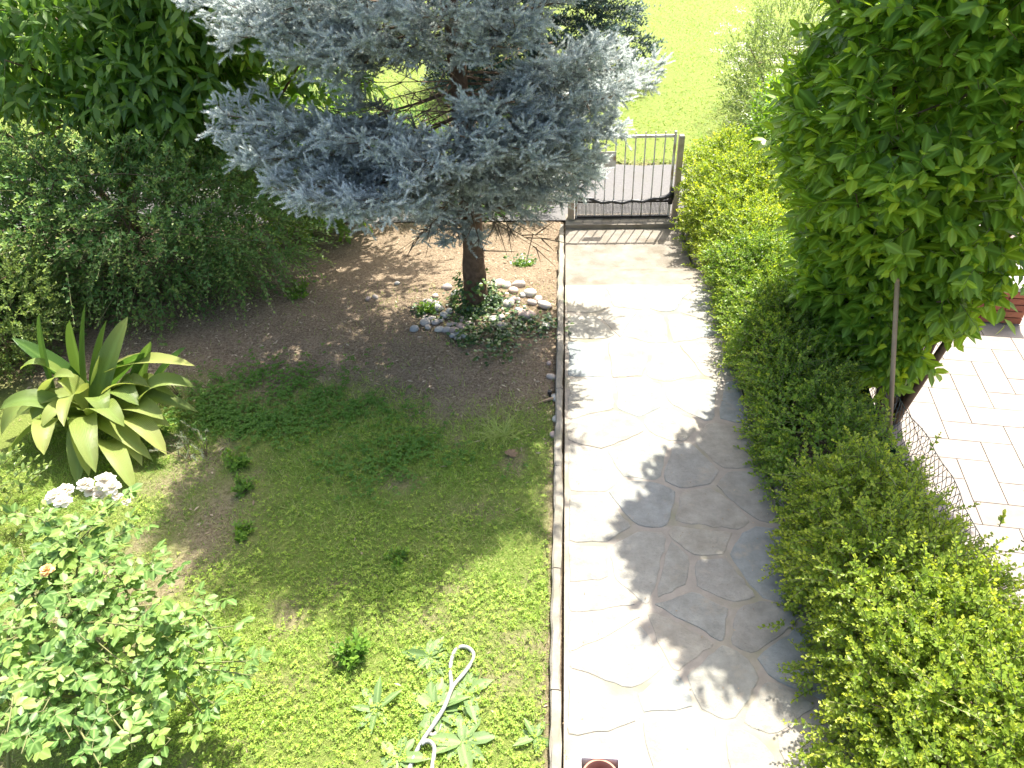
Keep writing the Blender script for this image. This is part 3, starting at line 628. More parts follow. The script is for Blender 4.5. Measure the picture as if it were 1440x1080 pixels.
bush('hedge', 'yellow green hedge bush next to the gate post', 'hedge', (2.0, 8.3, -.35),
     [((2.0, 7.6, .05), (.45, .65, .60), 1500), ((2.05, 8.6, .08), (.52, .75, .66), 2000), ((2.15, 9.5, .05), (.55, .65, .66), 1300), ((2.5, 10.3, -.05), (.55, .6, .5), 900)],
     'hedge', .042, .031, 13, .18, amp=.22, ns=3., up=.25, jit=.5, spread=1.2, group=GH, young=.8, p=2.8, depth=.45, opp=True)
# big laurel over the fence
def lk(O): return (O[:, 2] > .35+.5*np.maximum(0, 2.1-O[:, 0])) 
bush('laurel_tree', 'tall dark glossy laurel rising above the hedge and fence', 'tree', (2.85, 5.35, -.42),
     [((2.84, 5.45, 2.45), (1.08, 1.1, 1.65), 2600), ((2.85, 5.5, 1.0), (.75, .70, .95), 1500), ((3.4, 5.2, 2.9), (1.1, .95, 1.4), 1500), ((2.42, 5.75, 4.0), (1.0, .95, .9), 1200), ((2.8, 5.25, .5), (.42, .42, .55), 600)],
     'laurel', .165, .084, 6, .20, T='A', spread=1.05, droop=.05, young=.55, upb=.1, grav=.2, out=.75, up=.45, depth=.30, parts=300, stems=9, srad=.04, zmin=.3, keep=lambda O: O[:, 2] > .3+2.9*np.maximum(0, O[:, 0]-2.62), part='crown', curve=.18, amp=.14)
# left: privet mass, pale shrub, tree with long drooping leaves
bush('privet_shrub', 'large grey green privet shrub arching behind the broad leaved clump', 'shrub', (-4.7, 6.9, -.05),
     [((-4.6, 7.0, .75), (1.25, .85, .85), 1500), ((-5.6, 6.9, .85), (1.0, .9, .85), 1100), ((-3.6, 7.3, .75), (.7, .7, .75), 750), ((-6.6, 7.3, .9), (.9, .9, .85), 900), ((-4.9, 6.8, .95), (1.75, .85, .95), 420)],
     'privet', .058, .032, 12, .36, T='B', droop=.5, young=.75, upb=.1, up=.35, out=.9, depth=.5, amp=.34, ns=2.6, stems=14, opp=True)
bush('pale_shrub', 'light green small leaved shrub at the left of the broad leaved clump', 'shrub', (-5.4, 5.6, -.02),
     [((-5.35, 5.7, .50), (.55, .6, .62), 1200), ((-5.7, 5.0, .45), (.5, .5, .5), 700), ((-6.2, 6.1, .8), (.6, .6, .8), 700), ((-6.6, 6.6, 1.25), (.8, .6, .6), 700)],
     'pitto', .042, .024, 11, .16, T='B', young=.6, depth=.5)
bush('broadleaf_tree', 'broad leaved tree with long drooping leaves hanging over the privet', 'tree', (-6.2, 9.4, -.4),
     [((-4.3, 7.75, 2.05), (.9, .4, .5), 200), ((-3.3, 8.2, 3.2), (1.3, .7, .8), 420), ((-5.3, 8.3, 2.55), (1.6, .9, .8), 380), ((-4.2, 8.4, 1.9), (.9, .8, .95), 240), ((-6.9, 8.6, 2.6), (1.3, .8, .8), 240), ((-4.6, 9.6, 3.4), (2.2, 1.3, .9), 380), ((-3.5, 9.3, 1.0), (.9, .7, 1.1), 300), ((-2.6, 9.4, 3.3), (1.5, 1.1, .8), 420), ((-2.9, 8.8, 4.5), (1.2, 1.0, .8), 480)],
     'walnut', .235, .08, 8, .34, T='H', spread=1.15, droop=.5, young=.5, upb=0, grav=.55, out=.9, up=.1, depth=.6, parts=200, stems=9, srad=.05, part='crown', curve=.3, amp=.2)
bush('dark_shrub', 'dark evergreen shrub in deep shade left of the spruce', 'shrub', (-4.0, 10.2, -.4),
     [((-4.2, 10.3, .7), (1.5, .8, 1.3), 900), ((-6.4, 10.6, .9), (1.5, .9, 1.4), 600), ((-2.4, 10.3, .2), (.9, .5, .65), 450), ((-1.0, 10.0, .0), (.8, .4, .45), 350)],
     'privet', .075, .036, 10, .3, T='B', young=.2, depth=.5)
bush('flowering_shrub', 'loose pale green shrub with white blossom past the gate', 'shrub', (3.6, 13.2, -.4),
     [((3.5, 13.0, .4), (.9, .8, .85), 700), ((4.2, 14.6, .6), (1.0, .9, 1.0), 700), ((3.2, 11.6, .1), (.6, .6, .6), 400)],
     'pitto', .06, .034, 10, .34, T='B', young=.5, depth=.5, amp=.25)
bush('evergreen_shrub', 'dark leaved evergreen shrub between the laurel and the gate hedge', 'shrub', (3.0, 9.6, -.4),
     [((2.95, 9.7, .55), (.55, .6, .9), 700), ((3.1, 8.2, .25), (.5, .8, .75), 600), ((3.0, 7.0, .2), (.4, .5, .6), 350)],
     'laurel', .09, .04, 9, .2, T='H', young=.3, depth=.5, grav=.2)

# ------------------------------------------------------------------ aspidistra clump
asb = PZ(135, 590, 0); asb[2] = -.02
asp = thing('aspidistra', 'clump of long strap shaped yellow green leaves in the left bed', 'plant', asb)
def strap(base, tip, bend, wd, twist, rnd, tint, yellow=0.):
    n = 14; t = np.linspace(0, 1, n); mid = (base+tip)/2+np.array([0, 0, bend]); mid[:2] += (base[:2]-tip[:2])*.12
    C_ = (1-t)[:, None]**2*base+2*(t*(1-t))[:, None]*mid+t[:, None]**2*tip; T = nrm(np.gradient(C_, axis=0))
    hz = nrm(np.array([tip[0]-base[0], tip[1]-base[1], 0.])+1e-4); s0 = np.array([-hz[1], hz[0], 0])
    S = nrm(s0*math.cos(twist)+np.cross(T, s0)*math.sin(twist)); N = np.cross(T, S)
    ww = wd*np.clip(np.sin(np.pi*np.clip((t-.12)/.88, 0, 1)**.9).clip(0)**.6, .05, 1)*np.where(t > .97, .05, 1)
    rows = [C_+S*(a*ww)[:, None]/2+N*(abs(a)**1.5*.16*ww)[:, None] for a in (-1, -.5, 0, .5, 1)]
    V = np.stack(rows, 1).reshape(-1, 3); F = []
    for i in range(n-1):
        for j in range(4): a = i*5+j; F.append([a, a+5, a+6, a+1])
    rn = np.clip(rnd+.15*np.tile([.3, 1, -.2, .7, -.3], n), 0, 1)
    return V, np.array(F), rn, np.clip(tint+yellow*np.repeat(t**3, 5), 0, 1), np.tile([1, .5, 0, .5, 1], n)*.5
# tips read off the photograph: (u, v, distance along y or None when lying low, height)
AT = [(120,425,4.95,'y'),(55,440,4.9,'y'),(180,445,5.0,'y'),(98,450,5.0,'y'),(150,450,5.0,'y'),(16,475,4.9,'y'),(262,488,4.9,'y'),(275,515,4.75,'y'),(275,545,4.7,'y'),(212,480,4.85,'y'),(205,495,4.8,'y'),(140,500,4.7,'y'),(28,520,4.7,'y'),(85,535,4.6,'y'),(105,530,4.6,'y'),
 (0,575,4.4,'y'),(2,612,.12,'z'),(60,600,.35,'z'),(62,640,.25,'z'),(150,585,.4,'z'),(245,570,.25,'z'),(280,580,.22,'z'),(250,560,.35,'z'),(230,590,.3,'z'),(210,545,.45,'z'),(235,640,.1,'z'),(215,648,.08,'z'),(200,655,.06,'z'),(125,670,.12,'z'),(135,665,.2,'z'),(190,692,.03,'z'),(110,685,.05,'z'),(45,590,.3,'z'),(20,590,.3,'z'),(195,570,.4,'z'),(240,600,.15,'z'),(175,600,.35,'z'),(10,640,.1,'z'),(90,600,.45,'z')]
for k, (u, v, q, kind) in enumerate(AT):
    tip = PY(u, v, q) if kind == 'y' else PZ(u, v, q); b = asb+np.array([rng.normal()*.16, rng.normal()*.14, 0])
    d = (tip-asb); b = b+np.array([d[0], d[1], 0])*.15
    tall = kind == 'y' and v < 505; L_ = np.linalg.norm(tip-b)
    bend = rng.uniform(.03, .12) if tall else rng.uniform(.36, .55)*min(1, L_/.5)
    V, F, rn, ti, md = strap(b, tip, bend, rng.uniform(.17, .21)*(1.1 if tall else 1), rng.normal()*.3+(1.2*(rng.uniform()-.5) if tall else 0), rng.uniform(.05, .35) if tall else rng.uniform(.5, .85), rng.uniform(0, .08) if tall else rng.uniform(.15, .6), .5 if rng.uniform() < .35 else 0)  # low leaves paler as if sunlit, tall ones darker: light put into the colour
    mk('leaf', V, F, 'aspid', asp, smooth=True, rnd=rn, tint=ti, mid=md)

# ------------------------------------------------------------------ rose bush
rb = PZ(120, 1000, 0); rb = np.array([-2.85, 2.35, -.02])
ros = thing('rose_bush', 'leafy rose bush with white and apricot blooms beside the lawn', 'bush', rb)
canes = []; RO = []; RD = []
CT = [(345,930,.55),(330,880,.6),(300,850,.62),(355,950,.5),(300,990,.45),(250,940,.6),(200,960,.65),(150,990,.7),(110,950,.75),(60,1000,.75),(20,950,.75),(40,880,.8),(100,850,.8),(150,830,.8),(215,790,.75),(190,740,.8),(230,850,.7),(130,740,.85),(70,770,.85),(20,820,.8),(170,700,.9),(100,1040,.7),(190,1050,.6),(30,1060,.75),(120,900,.8),(260,880,.65),(10,1030,.8),(140,1075,.7),(60,830,.8),(230,1000,.55),(200,880,.75),(170,930,.7),(80,920,.8),(285,920,.6),(10,900,.8),(60,960,.75),(150,790,.85),(110,720,.8),(60,730,.8),(30,770,.8),(140,710,.8),(100,780,.8),(180,820,.75),(250,800,.65),(320,910,.5),(340,940,.45),(290,1010,.4),(240,1040,.5),(20,720,.75)]
for u, v, z in CT:
    e = PZ(u, v, z+.05); s = rb+np.array([rng.normal()*.35-.1, rng.normal()*.3, 0]); m_ = (s+e)/2+np.array([0, 0, .22]); c_ = spline([s, m_, e], 14)
    canes.append(tube(c_, np.linspace(.010, .003, 14), 5))
    for j in range(4, 14):
        for _ in range(2 if j > 7 else 1):
            if rng.uniform() < .72: RO.append(c_[j]+rng.normal(size=3)*.008); RD.append(nrm(np.array([rng.normal(), rng.normal(), .25])+(c_[13]-c_[10])*1.5))
mk('canes', *cat_(canes), 'twig_green', ros, smooth=True)
RO = np.array(RO); RD = nrm(np.array(RD)); n = len(RO); UU = nrm(np.array([0, 0, 1.])+rng.normal(size=(n, 3))*.25); RL = rng.uniform(.07, .12, n)
mk('leaf_stalks', *sticks(RO, RO+RD*RL[:, None], .0018, .001), 'twig_green', ros, kind='stuff')
Lv = compound(RO, RD, UU, RL, 2, .06, .045, .1, .6); Lv = leaf_parts(ros, Lv, 'rose', 300, curve=.12)
V, F, at = leaves(Lv, 'A', .12); mk('foliage', V, F, 'rose', ros, kind='stuff', smooth=True, **at)
def flower(parent, c, r, m, full=1.0):
    Ls = []
    for ringi, (k, tilt, sz) in enumerate(((7, -.25, 1.0), (7, .1, .95), (7, .45, .85), (6, .8, .7), (5, 1.2, .55), (4, 1.8, .5))):
        a = np.arange(k)*6.283/k+ringi*.5+rng.normal(size=k)*.15; d = np.stack([np.cos(a)*math.cos(tilt), np.sin(a)*math.cos(tilt), 0*a+math.sin(tilt)], 1)
        uu = np.stack([-np.cos(a)*math.sin(tilt), -np.sin(a)*math.sin(tilt), 0*a+math.cos(tilt)], 1)
        Ls.append((np.tile(c, (k, 1))+d*.004, nrm(d+rng.normal(size=(k, 3))*.12), uu, np.full(k, r*sz), np.full(k, r*sz*.95), np.full(k, .08*ringi), rng.uniform(0, 1, k)))
    V, F, at = leaves(join(Ls), 'H', -.12); return mk('bloom', V, F, m, parent, **at)
for u, v, z, r, m_ in [(78,698,.95,.055,'petal'),(92,690,.97,.05,'petal'),(88,705,.95,.05,'petal'),(120,682,.97,.05,'petal'),(128,692,.93,.038,'petal'),(148,676,.98,.06,'petal'),(158,686,.96,.05,'petal'),(140,698,.93,.04,'petal'),(165,700,.92,.035,'petal'),(176,705,.90,.032,'petal'),(66,802,1.02,.036,'petal_o')]:
    flower(ros, PZ(u, v, z-.06+rng.normal()*.025), r*1.05, m_)
# small fresh shrub at the left edge
bush('young_shrub', 'fresh pale green shrub between the rose bush and the strap leaved clump', 'shrub', (-4.3, 3.35, -.02),
     [((-4.25, 3.45, .32), (.42, .38, .42), 150), ((-4.5, 3.0, .28), (.4, .4, .38), 130)], 'pitto', .062, .03, 9, .2, T='A', young=.8, depth=.5, stems=5, srad=.008)
# grey green sprigs
for u, v, z, lab in [(232,525,.28,'spiky grey green sprig growing up through the strap leaves'),(275,620,.16,'grey green feathery sprig at the edge of the strap leaved clump'),(258,640,.06,'low grey green sprig on the soil beneath the strap leaves')]:
    e = PZ(u, v, z); b = np.array([e[0]+.05, e[1], gz(e[0], e[1])]); t = thing('feathery_sprig', lab, 'plant', b); k = 9
    O = e+rng.normal(size=(k, 3))*.05; D = nrm(rv(k)+np.array([0, 0, .8])); Lv, tip = shoots(O, D, .10, 24, .035, .005, 1.0, .1, .6)
    V, F, at = leaves(Lv, 'T', .05); mk('foliage', V, F, 'rosemary', t, **at); mk('stem', *sticks(np.concatenate([np.tile(b, (k, 1)), O]), np.concatenate([O, tip]), .003, .002), 'twig', t)

# ------------------------------------------------------------------ weeds in the lawn
def herb(name, label, u, v, r, h, k, ll, m='weed', lw=.6):
    b = PZ(u, v, 0); b[2] = gz(b[0], b[1]); t = thing(name, label, 'weed', b)
    a = rng.uniform(0, 6.28, k); q = r*np.sqrt(rng.uniform(0, 1, k)); O = b+np.stack([q*np.cos(a)*.4, q*np.sin(a)*.4, 0*q], 1); E = b+np.stack([q*np.cos(a), q*np.sin(a), h*rng.uniform(.6, 1.1, k)], 1)
    D = nrm(E-O); Lv, tip = shoots(O, D, np.linalg.norm(E-O, axis=1), 9, ll, ll*lw, 1.1, .1, .5, .1, .1, opp=True)
    V, F, at = leaves(Lv, 'A', .15); mk('foliage', V, F, m, t, smooth=True, **at); mk('stems', *sticks(O, tip, .003, .002), 'twig_green', t)
herb('leafy_weed', 'bright leafy weed in full sun left of the hose loop', 495, 925, .12, .16, 22, .055)
herb('leafy_weed', 'leafy weed at the shadow edge nearest the strap leaved clump', 335, 655, .13, .12, 18, .05)
herb('leafy_weed', 'small upright weed between the bare soil strip and the shadow', 346, 692, .09, .13, 12, .05)
herb('leafy_weed', 'low sunlit weed on the bare soil strip', 338, 757, .12, .08, 14, .045)
herb('leafy_weed', 'round leaved seedling patch on dry soil right behind the spruce trunk', 735, 352, .13, .06, 16, .04)
herb('leafy_weed', 'dark green weed tuft at the edge of the stone heap', 600, 440, .10, .09, 14, .05)
herb('leafy_weed', 'leafy weed in deep shade in front of the privet', 420, 415, .18, .12, 22, .05)
herb('leafy_weed', 'small weed in the sun by the lawn shadow', 560, 790, .10, .07, 14, .04)
def rosette(label, u, v, r, k, lw=.44):
    b = PZ(u, v, 0); b[2] = gz(b[0], b[1])+.01; t = thing('dock_rosette', label, 'weed', b)
    a = np.arange(k)*2.4+rng.uniform(0, 6); d = np.stack([np.cos(a), np.sin(a), rng.uniform(.15, .5, k)], 1); ln = r*rng.uniform(.7, 1.15, k)
    Lv = (np.tile(b, (k, 1)), nrm(d), nrm(np.array([0, 0, 1.])+rng.normal(size=(k, 3))*.2), ln, ln*lw, rng.uniform(0, .3, k), rng.uniform(0, 1, k)); leaf_parts(t, Lv, 'dock', k, curve=.45)
for a in [('flat grey green dock rosette just above the hose loop', 605, 925, .16, 9), ('dock rosette right beside the twisted part of the hose', 655, 975, .19, 11), ('large dock rosette under the twisted hose', 612, 1000, .2, 12), ('dock rosette with long narrow leaves left of the hose', 530, 1000, .17, 7, .3), ('dock rosette at the foot of the hose bend', 650, 1045, .17, 9), ('dock rosette between the hose ends', 560, 1068, .15, 8), ('small dock rosette near the kerb in the sun', 752, 1040, .12, 6)]: rosette(*a)
b = PZ(705, 612, 0); gt = thing('grass_tuft', 'pale tuft of long grass blades on the shaded lawn by the kerb', 'grass', b)
k = 160; a = rng.uniform(0, 6.28, k); d = nrm(np.stack([np.cos(a), np.sin(a), rng.uniform(.3, 1.6, k)], 1)); Lv = (b+rng.normal(size=(k, 3))*np.array([.04, .04, 0]), d, np.tile([0, 0, 1.], (k, 1))+rng.normal(size=(k, 3))*.1, rng.uniform(.12, .25, k), np.full(k, .005), rng.uniform(.2, .7, k), rng.uniform(.4, 1, k))
V, F, at = leaves(Lv, 'G', .5); mk('blades', V, F, 'grass', gt, **at)

# ------------------------------------------------------------------ lawn
def scatter(n, x0, x1, y0, y1, dens):
    x = rng.uniform(x0, x1, n); y = rng.uniform(y0, y1, n); k = rng.uniform(0, 1, n) < dens(x, y); return x[k], y[k]
x, y = scatter(360000, -4.6, -.09, .9, 7.2, lambda x, y: (grassy(x, y)*.85+.03)*(.45+.55*S_(1.5, 5, y)))
n = len(x); a = rng.uniform(0, 6.28, n); P = np.stack([x, y, gz(x, y)-.004], 1); tuft = nz(P+3, 2.0)
d = nrm(np.stack([np.cos(a), np.sin(a), rng.uniform(.3, 2.0, n)], 1)+np.array([.1, -.2, 0])); dry = (rng.uniform(0, 1, n) < .14+.3*S_(.2, .9, nz(P+8, 2.6)))
Lv = (P, d, np.tile([0, 0, 1.], (n, 1))+rng.normal(size=(n, 3))*.3, rng.uniform(.028, .075, n)*(1+.55*tuft.clip(-.5, 1)), rng.uniform(.003, .0062, n), np.where(dry, rng.uniform(.5, 1, n), rng.uniform(0, .2, n)), np.clip(.5+.35*tuft+rng.normal(size=n)*.2, 0, 1))
V, F, at = leaves(Lv, 'T', .25); tagged(mk('lawn_grass', V, F, 'grass', kind='stuff', **at), 'short patchy grass of the garden lawn', 'grass')
def cov(x, y): return (1-.85*S_(3.2, 4.0, y+.3*nz(np.stack([x, y, 0*x], -1), 2)))*grassy(x, y)*np.clip(.50+.6*nz(np.stack([x, y, 0*x+9], -1), 1.7)+.5*nz(np.stack([x, y, 0*x+4], -1), 6.0), .04, 1)
x, y = scatter(90000, -4.6, -.09, .9, 6.3, cov); n = len(x); c0 = np.stack([x, y, gz(x, y)+rng.uniform(.006, .038, n)], 1)
Ls = []; ph = rng.uniform(0, 6.28, n); rr_ = rng.uniform(0, 1, n); sz = rng.uniform(.008, .019, n)
for j in range(3):
    a = ph+j*2.094; Ls.append((c0, nrm(np.stack([np.cos(a), np.sin(a), rng.uniform(-.15, .45, n)], 1)), nrm(np.array([0, 0, 1.])+rng.normal(size=(n, 3))*.25), sz, sz*.8, rng.uniform(0, 1, n)**3*.6, rr_))
V, F, at = leaves(join(Ls), 'B', .1); tagged(mk('clover_cover', V, F, 'clover', kind='stuff', **at), 'low clover like groundcover through the lawn', 'clover')
# clovery patches in the shade
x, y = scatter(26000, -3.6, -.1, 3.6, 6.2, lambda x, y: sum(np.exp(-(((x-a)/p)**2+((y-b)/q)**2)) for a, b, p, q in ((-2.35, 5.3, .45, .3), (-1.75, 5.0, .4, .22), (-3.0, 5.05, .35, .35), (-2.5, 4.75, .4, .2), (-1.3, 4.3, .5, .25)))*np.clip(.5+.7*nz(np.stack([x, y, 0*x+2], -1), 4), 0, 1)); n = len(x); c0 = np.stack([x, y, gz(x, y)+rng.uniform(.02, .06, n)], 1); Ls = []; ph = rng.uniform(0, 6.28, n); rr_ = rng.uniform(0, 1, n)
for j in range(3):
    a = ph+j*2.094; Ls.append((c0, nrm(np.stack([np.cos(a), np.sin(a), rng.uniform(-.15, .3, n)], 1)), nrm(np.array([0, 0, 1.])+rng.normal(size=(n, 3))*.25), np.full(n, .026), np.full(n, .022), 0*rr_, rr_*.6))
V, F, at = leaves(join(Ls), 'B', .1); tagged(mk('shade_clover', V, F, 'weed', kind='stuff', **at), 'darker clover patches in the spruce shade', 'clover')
# dry needles, chips and leaf litter
x, y = scatter(78000, -5.2, -.09, 1.2, 9.6, lambda x, y: (1-.8*grassy(x, y))*(.25+.75*S_(3.8, 5.4, y)))
n = len(x); a = rng.uniform(0, 6.28, n); P = np.stack([x, y, gz(x, y)+rng.uniform(.0, .014, n)], 1); big = rng.uniform(0, 1, n) < .05
Lv = (P, nrm(np.stack([np.cos(a), np.sin(a), rng.normal(size=n)*.18], 1)), np.tile([0, 0, 1.], (n, 1))+rng.normal(size=(n, 3))*.4, np.where(big, rng.uniform(.03, .065, n), rng.uniform(.014, .045, n)), np.where(big, .017, rng.uniform(.002, .006, n)), np.where(big, rng.uniform(.2, 1, n), rng.uniform(0, .5, n)), rng.uniform(0, 1, n))
V, F, at = leaves(Lv, 'B', .1); tagged(mk('needle_litter', V, F, 'litter', kind='stuff', **at), 'dry brown needles and bark chips on bare soil', 'litter')
# debris in the path joints and on the landing
x, y = scatter(5000, .0, PW, 1.2, 9.2, lambda x, y: np.where(y > 8.0, .35, .05+.8*np.exp(-np.minimum(x, PW-x)/.05)*(.3+.7*(nz(np.stack([x, y, 0*x], -1), 3) > 0))))
z = np.where(y < 7.1, .012, np.where(y < 8.0, -.2, -.352)); ok = (y < 7.08) | (y > 8.03); x, y, z = x[ok], y[ok], z[ok]; n = len(x); a = rng.uniform(0, 6.28, n)
Lv = (np.stack([x, y, z], 1), nrm(np.stack([np.cos(a), np.sin(a), 0*a+.05], 1)), np.tile([0, 0, 1.], (n, 1)), rng.uniform(.008, .022, n), rng.uniform(.003, .009, n), rng.uniform(0, .6, n), rng.uniform(0, 1, n))
V, F, at = leaves(Lv, 'B', .1); tagged(mk('path_litter', V, F, 'litter', kind='stuff', **at), 'dry crumbs and petals scattered along the path edges', 'litter')
# far lawn
x, y = scatter(230000, -16, 12, 11.6, 33, lambda x, y: S_(11.55, 11.8, y)*np.clip(1.25-(y-11)/24, .2, 1)); n = len(x); a = rng.uniform(0, 6.28, n)
P = np.stack([x, y, gz(x, y)-.01], 1); cl = .6*nz(P, 1.2)+.7*nz(P+4, 5.0)
Lv = (P, nrm(np.stack([np.cos(a), np.sin(a), rng.uniform(.2, 1.1, n)], 1)), np.tile([0, 0, 1.], (n, 1))+rng.normal(size=(n, 3))*.3, rng.uniform(.05, .11, n)*(1+.3*cl), rng.uniform(.012, .03, n), rng.uniform(0, 1, n)**2*.8, np.clip(.5+.3*cl+rng.normal(size=n)*.25, 0, 1))
V, F, at = leaves(Lv, 'T', .2); tagged(mk('meadow_grass', V, F, 'meadow', kind='stuff', **at), 'bright sunny grass of the lawn past the driveway', 'grass')

# ------------------------------------------------------------------ wire fence, pole
FX = 2.46
fe = thing('wire_fence', 'sagging green wire mesh fence with dark shade cloth behind the hedge', 'fence', (FX, 4.6, -.42))
fy0, fy1 = 2.3, 7.4; ft = lambda y: .40+.05*np.sin(y*2.1)
A = []; B = []; pitch = .055
lean = lambda y, z: FX+.10*S_(-.4, .5, z)*(.6+.4*np.sin(y*1.7+1))+.012*np.sin(y*13+z*9)
ny_, nz_ = int((fy1-fy0)/pitch), 16
node = lambda i, j: np.array([lean(fy0+i*pitch, -.40+j*pitch), fy0+(i+.5*(j % 2))*pitch+.006*math.sin(i*2.3+j), -.40+j*pitch*(.96+.05*math.sin((fy0+i*pitch)*2.1))])
for i in range(ny_):
    for j in range(nz_-1):
        p = node(i, j)
        for k in ((i, i-1) if j % 2 == 0 else (i, i+1)):
            A.append(p); B.append(node(k, j+1))
mk('wire_mesh', *sticks(np.array(A), np.array(B), .0027, .0027), 'wire', fe)
ty = np.linspace(fy0, fy1, 40); mk('top_wire', *tube(np.stack([lean(ty, .42), ty, -.40+15*pitch*(.96+.05*np.sin(ty*2.1))], 1), .003, 5), 'wire', fe)
yy = np.linspace(3.6, 7.2, 30); zz = np.linspace(-.4, .2, 6); V = np.array([[FX-.03+.02*math.sin(y*5+z*4)+.05*max(0, z), y, z+.05*math.sin(y*1.5)] for y in yy for z in zz]); F = [[i*6+j, i*6+j+6, i*6+j+7, i*6+j+1] for i in range(29) for j in range(5)]
o = mk('shade_cloth', V, F, 'shade', fe, smooth=True); md = o.modifiers.new('thickness', 'SOLIDIFY'); md.thickness = .003
for y, zt in ((2.6, .5), (6.3, .75)): mk('post', *tube([[FX-.05, y, -.45], [FX-.05, y, zt]], .022, 8), 'wire', fe)
pt = PY(1262, 393, 4.70); pbm = PY(1252, 590, 4.55)
dp = nrm(pbm-pt); e = pbm+dp*((pbm[2]+.40)/-dp[2]) if dp[2] < 0 else pbm
po = thing('wooden_pole', 'plain round wooden pole leaning upright against the laurel', 'pole', e)
mk('shaft', *tube([e, (e+pt)/2, pt-(pt-e)*.004], [.0175, .017, .0165], 12), 'pole', po, smooth=True)
V, F = tube([pt-(pt-e)*.004, pt+(pt-e)*.002, pt+(pt-e)*.006], [.0165, .014, .005], 12); mk('rounded_end', V, F, 'pole', po, smooth=True)

# ------------------------------------------------------------------ plants at the right edge
def edgeplant(label, base, spots, ll, sl, group=None):
    t = thing('oleander', label, 'plant', base, group); st_ = []; Ls = []
    for u, v, yy in spots:
        e = PY(u, v, yy); s = np.array(base)+rng.normal(size=3)*np.array([.08, .08, 0]); c_ = spline([s, (s+e)/2+np.array([.1, 0, .1]), e], 12); st_.append(tube(c_, np.linspace(.012, .004, 12), 6))
        d = nrm(c_[-1]-c_[-4]); Lv, tip = shoots(np.array([c_[-1]-d*sl]), np.array([d]), sl, 22, ll, ll*.2, 1.05, 0, .7, .15, .1); Ls.append(Lv)
    mk('stems', *cat_(st_), 'twig_green', t, smooth=True); leaf_parts(t, join(Ls), 'oleander', 250, curve=.2)
edgeplant('tall leafy stem in front of the brick wall and coping', (4.6, 4.4, -.40), [(1424, 240, 4.0), (1436, 305, 3.95), (1452, 350, 3.9)], .15, .5)
edgeplant('long leaved plant over the dry leaves on the patio', (3.9, 3.0, -.40), [(1440, 600, 3.3), (1440, 690, 3.2), (1436, 760, 3.1), (1446, 850, 3.0)], .14, .3)
# dry leaves on the patio
x, y = scatter(700, 2.5, 3.3, 2.6, 3.9, lambda x, y: np.exp(-(((x-2.85)/.22)**2+((y-3.15)/.4)**2))); n = len(x); a = rng.uniform(0, 6.28, n)
Lv = (np.stack([x, y, 0*x-.398+rng.uniform(0, .02, n)], 1), nrm(np.stack([np.cos(a), np.sin(a), rng.normal(size=n)*.3], 1)), np.tile([0, 0, 1.], (n, 1))+rng.normal(size=(n, 3))*.5, rng.uniform(.03, .06, n), rng.uniform(.012, .025, n), rng.uniform(.2, .8, n), rng.uniform(.3, 1, n))
V, F, at = leaves(Lv, 'A', .25); tagged(mk('dry_leaves', V, F, 'litter', kind='stuff', **at), 'curled dry leaves heaped on the patio tiles', 'leaves')
# white blossom heads past the gate
fs = bpy.data.objects['flowering_shrub']
for _ in range(34):
    c = np.array([3.2+rng.uniform(-.6, 1.3), 12.9+rng.uniform(-1.2, 1.8), 0]); c[2] = .9+rng.uniform(-.25, .35); k = 22
    Lv = (c+rng.normal(size=(k, 3))*np.array([.06, .06, .02]), nrm(rv(k)+np.array([0, 0, .4])), np.tile([0, 0, 1.], (k, 1)), np.full(k, .03), np.full(k, .028), np.zeros(k), rng.uniform(0, 1, k)); V, F, at = leaves(Lv, 'B', .05); mk('blossom', V, F, 'petal', fs, **at)

# ------------------------------------------------------------------ hose, pot, small things
hp = [(505,1042,.018),(528,985,.018),(548,945,.02),(578,898,.03),(612,850,.045),(650,785,.05),(682,708,.045),(728,652,.03),(760,606,.022),(766,575,.02),(748,552,.02),(718,545,.02),(692,560,.02),(676,600,.02),(672,650,.02),(676,700,.025),(666,752,.03),(640,805,.03),(606,855,.025),(588,893,.02),(603,903,.02),(622,885,.02),(630,860,.02)]
cw = lambda x, y, z: PZ(400+x/2.88, 720+y/2.88, z)
ho = thing('garden_hose', 'pale grey hose twisted into a loop on the lawn', 'hose', cw(600, 860, 0))
mk('hose_loop', *tube(spline([cw(490, 1090, .018)]+[cw(*q) for q in hp], 160), .0118, 12), 'hose', ho, smooth=True)
mk('hose_end', *tube(spline([cw(555, 940, .045), cw(572, 928, .045), cw(592, 932, .03), cw(607, 955, .02), cw(603, 1000, .02), cw(597, 1042, .02), cw(590, 1100, .02)], 60), .0118, 12), 'hose', ho, smooth=True)
pc = PZ(843, 1060, .25); pc = np.array([pc[0], pc[1]-.115, .014]); s = .115
pt_ = thing('square_planter', 'white square planter holding a round terracotta pot on the path', 'planter', pc)
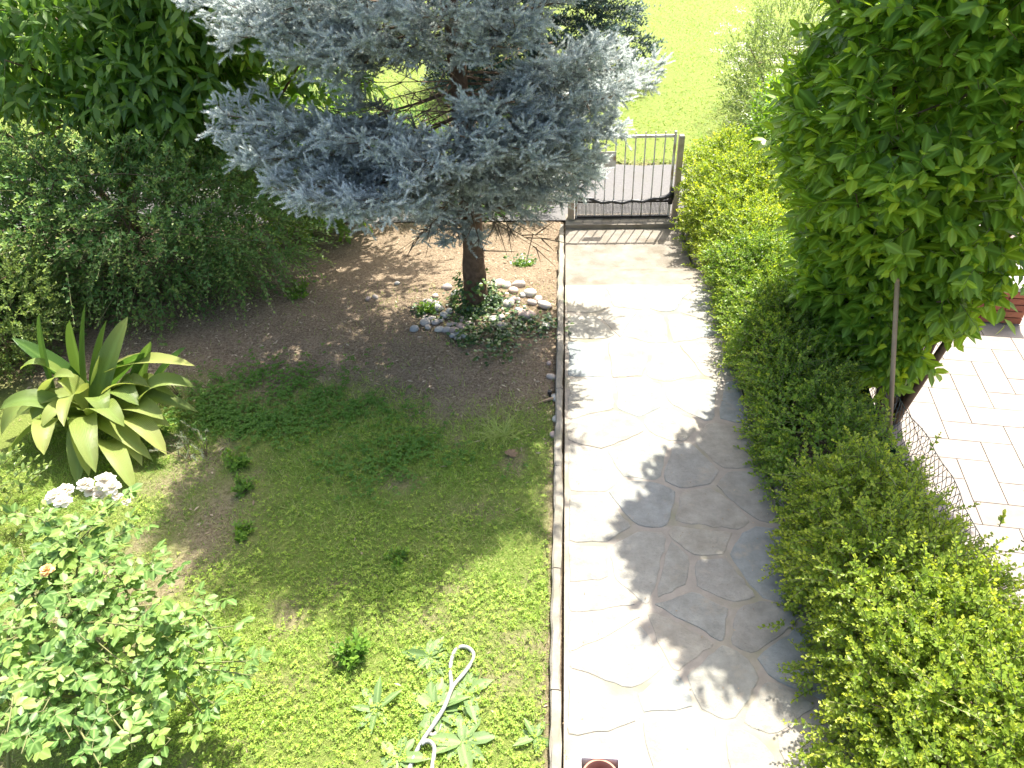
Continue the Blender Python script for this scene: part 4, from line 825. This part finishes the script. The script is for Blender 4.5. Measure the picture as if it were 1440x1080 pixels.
for dx, dy, sx, sy in ((0, s-.011, 2*s, .022), (0, -s+.011, 2*s, .022), (s-.011, 0, .022, 2*s-.046), (-s+.011, 0, .022, 2*s-.046)): mk('side_wall', *box((pc[0]+dx, pc[1]+dy, .014+.118), (sx, sy, .236)), 'whiteplastic', pt_)
mk('bottom', *box((pc[0], pc[1], .022), (2*s-.034, 2*s-.034, .014)), 'whiteplastic', pt_)
tp = thing('terracotta_pot', 'round terracotta pot sitting inside the white square planter', 'pot', (pc[0], pc[1], .03))
V, F = lathe([(.0, 0), (.06, 0), (.078, .17), (.092, .17), (.094, .212), (.084, .214), (.080, .20), (.076, .155)], (pc[0], pc[1], .03), 32); mk('pot_body', V, F, 'terracotta', tp, smooth=False)
V, F = lathe([(.0, .158), (.04, .157), (.077, .153)], (pc[0], pc[1], .03), 24); V[:, 2] += .004*nz(V, 40); mk('soil', V, F, 'potsoil', tp, smooth=True)
b = PZ(773, 557, .0); sp = thing('irrigation_spike', 'small black irrigation stake in the soil near the kerb', 'stake', b)
mk('head', *lathe([(.0, .055), (.018, .055), (.02, .03), (.012, .025), (.012, 0)], b, 12), 'blackmetal', sp); mk('spike', *tube([b+np.array([0, 0, -.05]), b+np.array([0, 0, .02])], .006, 6), 'blackmetal', sp)
b = PZ(775, 562, .012); q = PZ(757, 566, .012); qq = PZ(790, 558, .014)
tagged(mk('wood_offcut', *tube([q, (q+qq)/2+np.array([0, .004, .004]), qq], [.004, .014, .010], 6), 'pole', base=q), 'split pale piece of wood lying by the kerb', 'wood')
b = PZ(716, 640, .03); k = 5; a = np.arange(k)*.6-.2; Lv = (np.tile(b, (k, 1)), nrm(np.stack([np.cos(a), np.sin(a), .2+0*a], 1)), np.tile([0, 0, 1.], (k, 1)), np.array([.06, .075, .085, .075, .06]), np.full(k, .045), np.full(k, .0), np.full(k, .35))
V, F, at = leaves(Lv, 'A', .2); tagged(mk('dead_leaf', V, F, 'litter', base=b, **at), 'curled brown dead leaf on the shaded lawn', 'leaf')
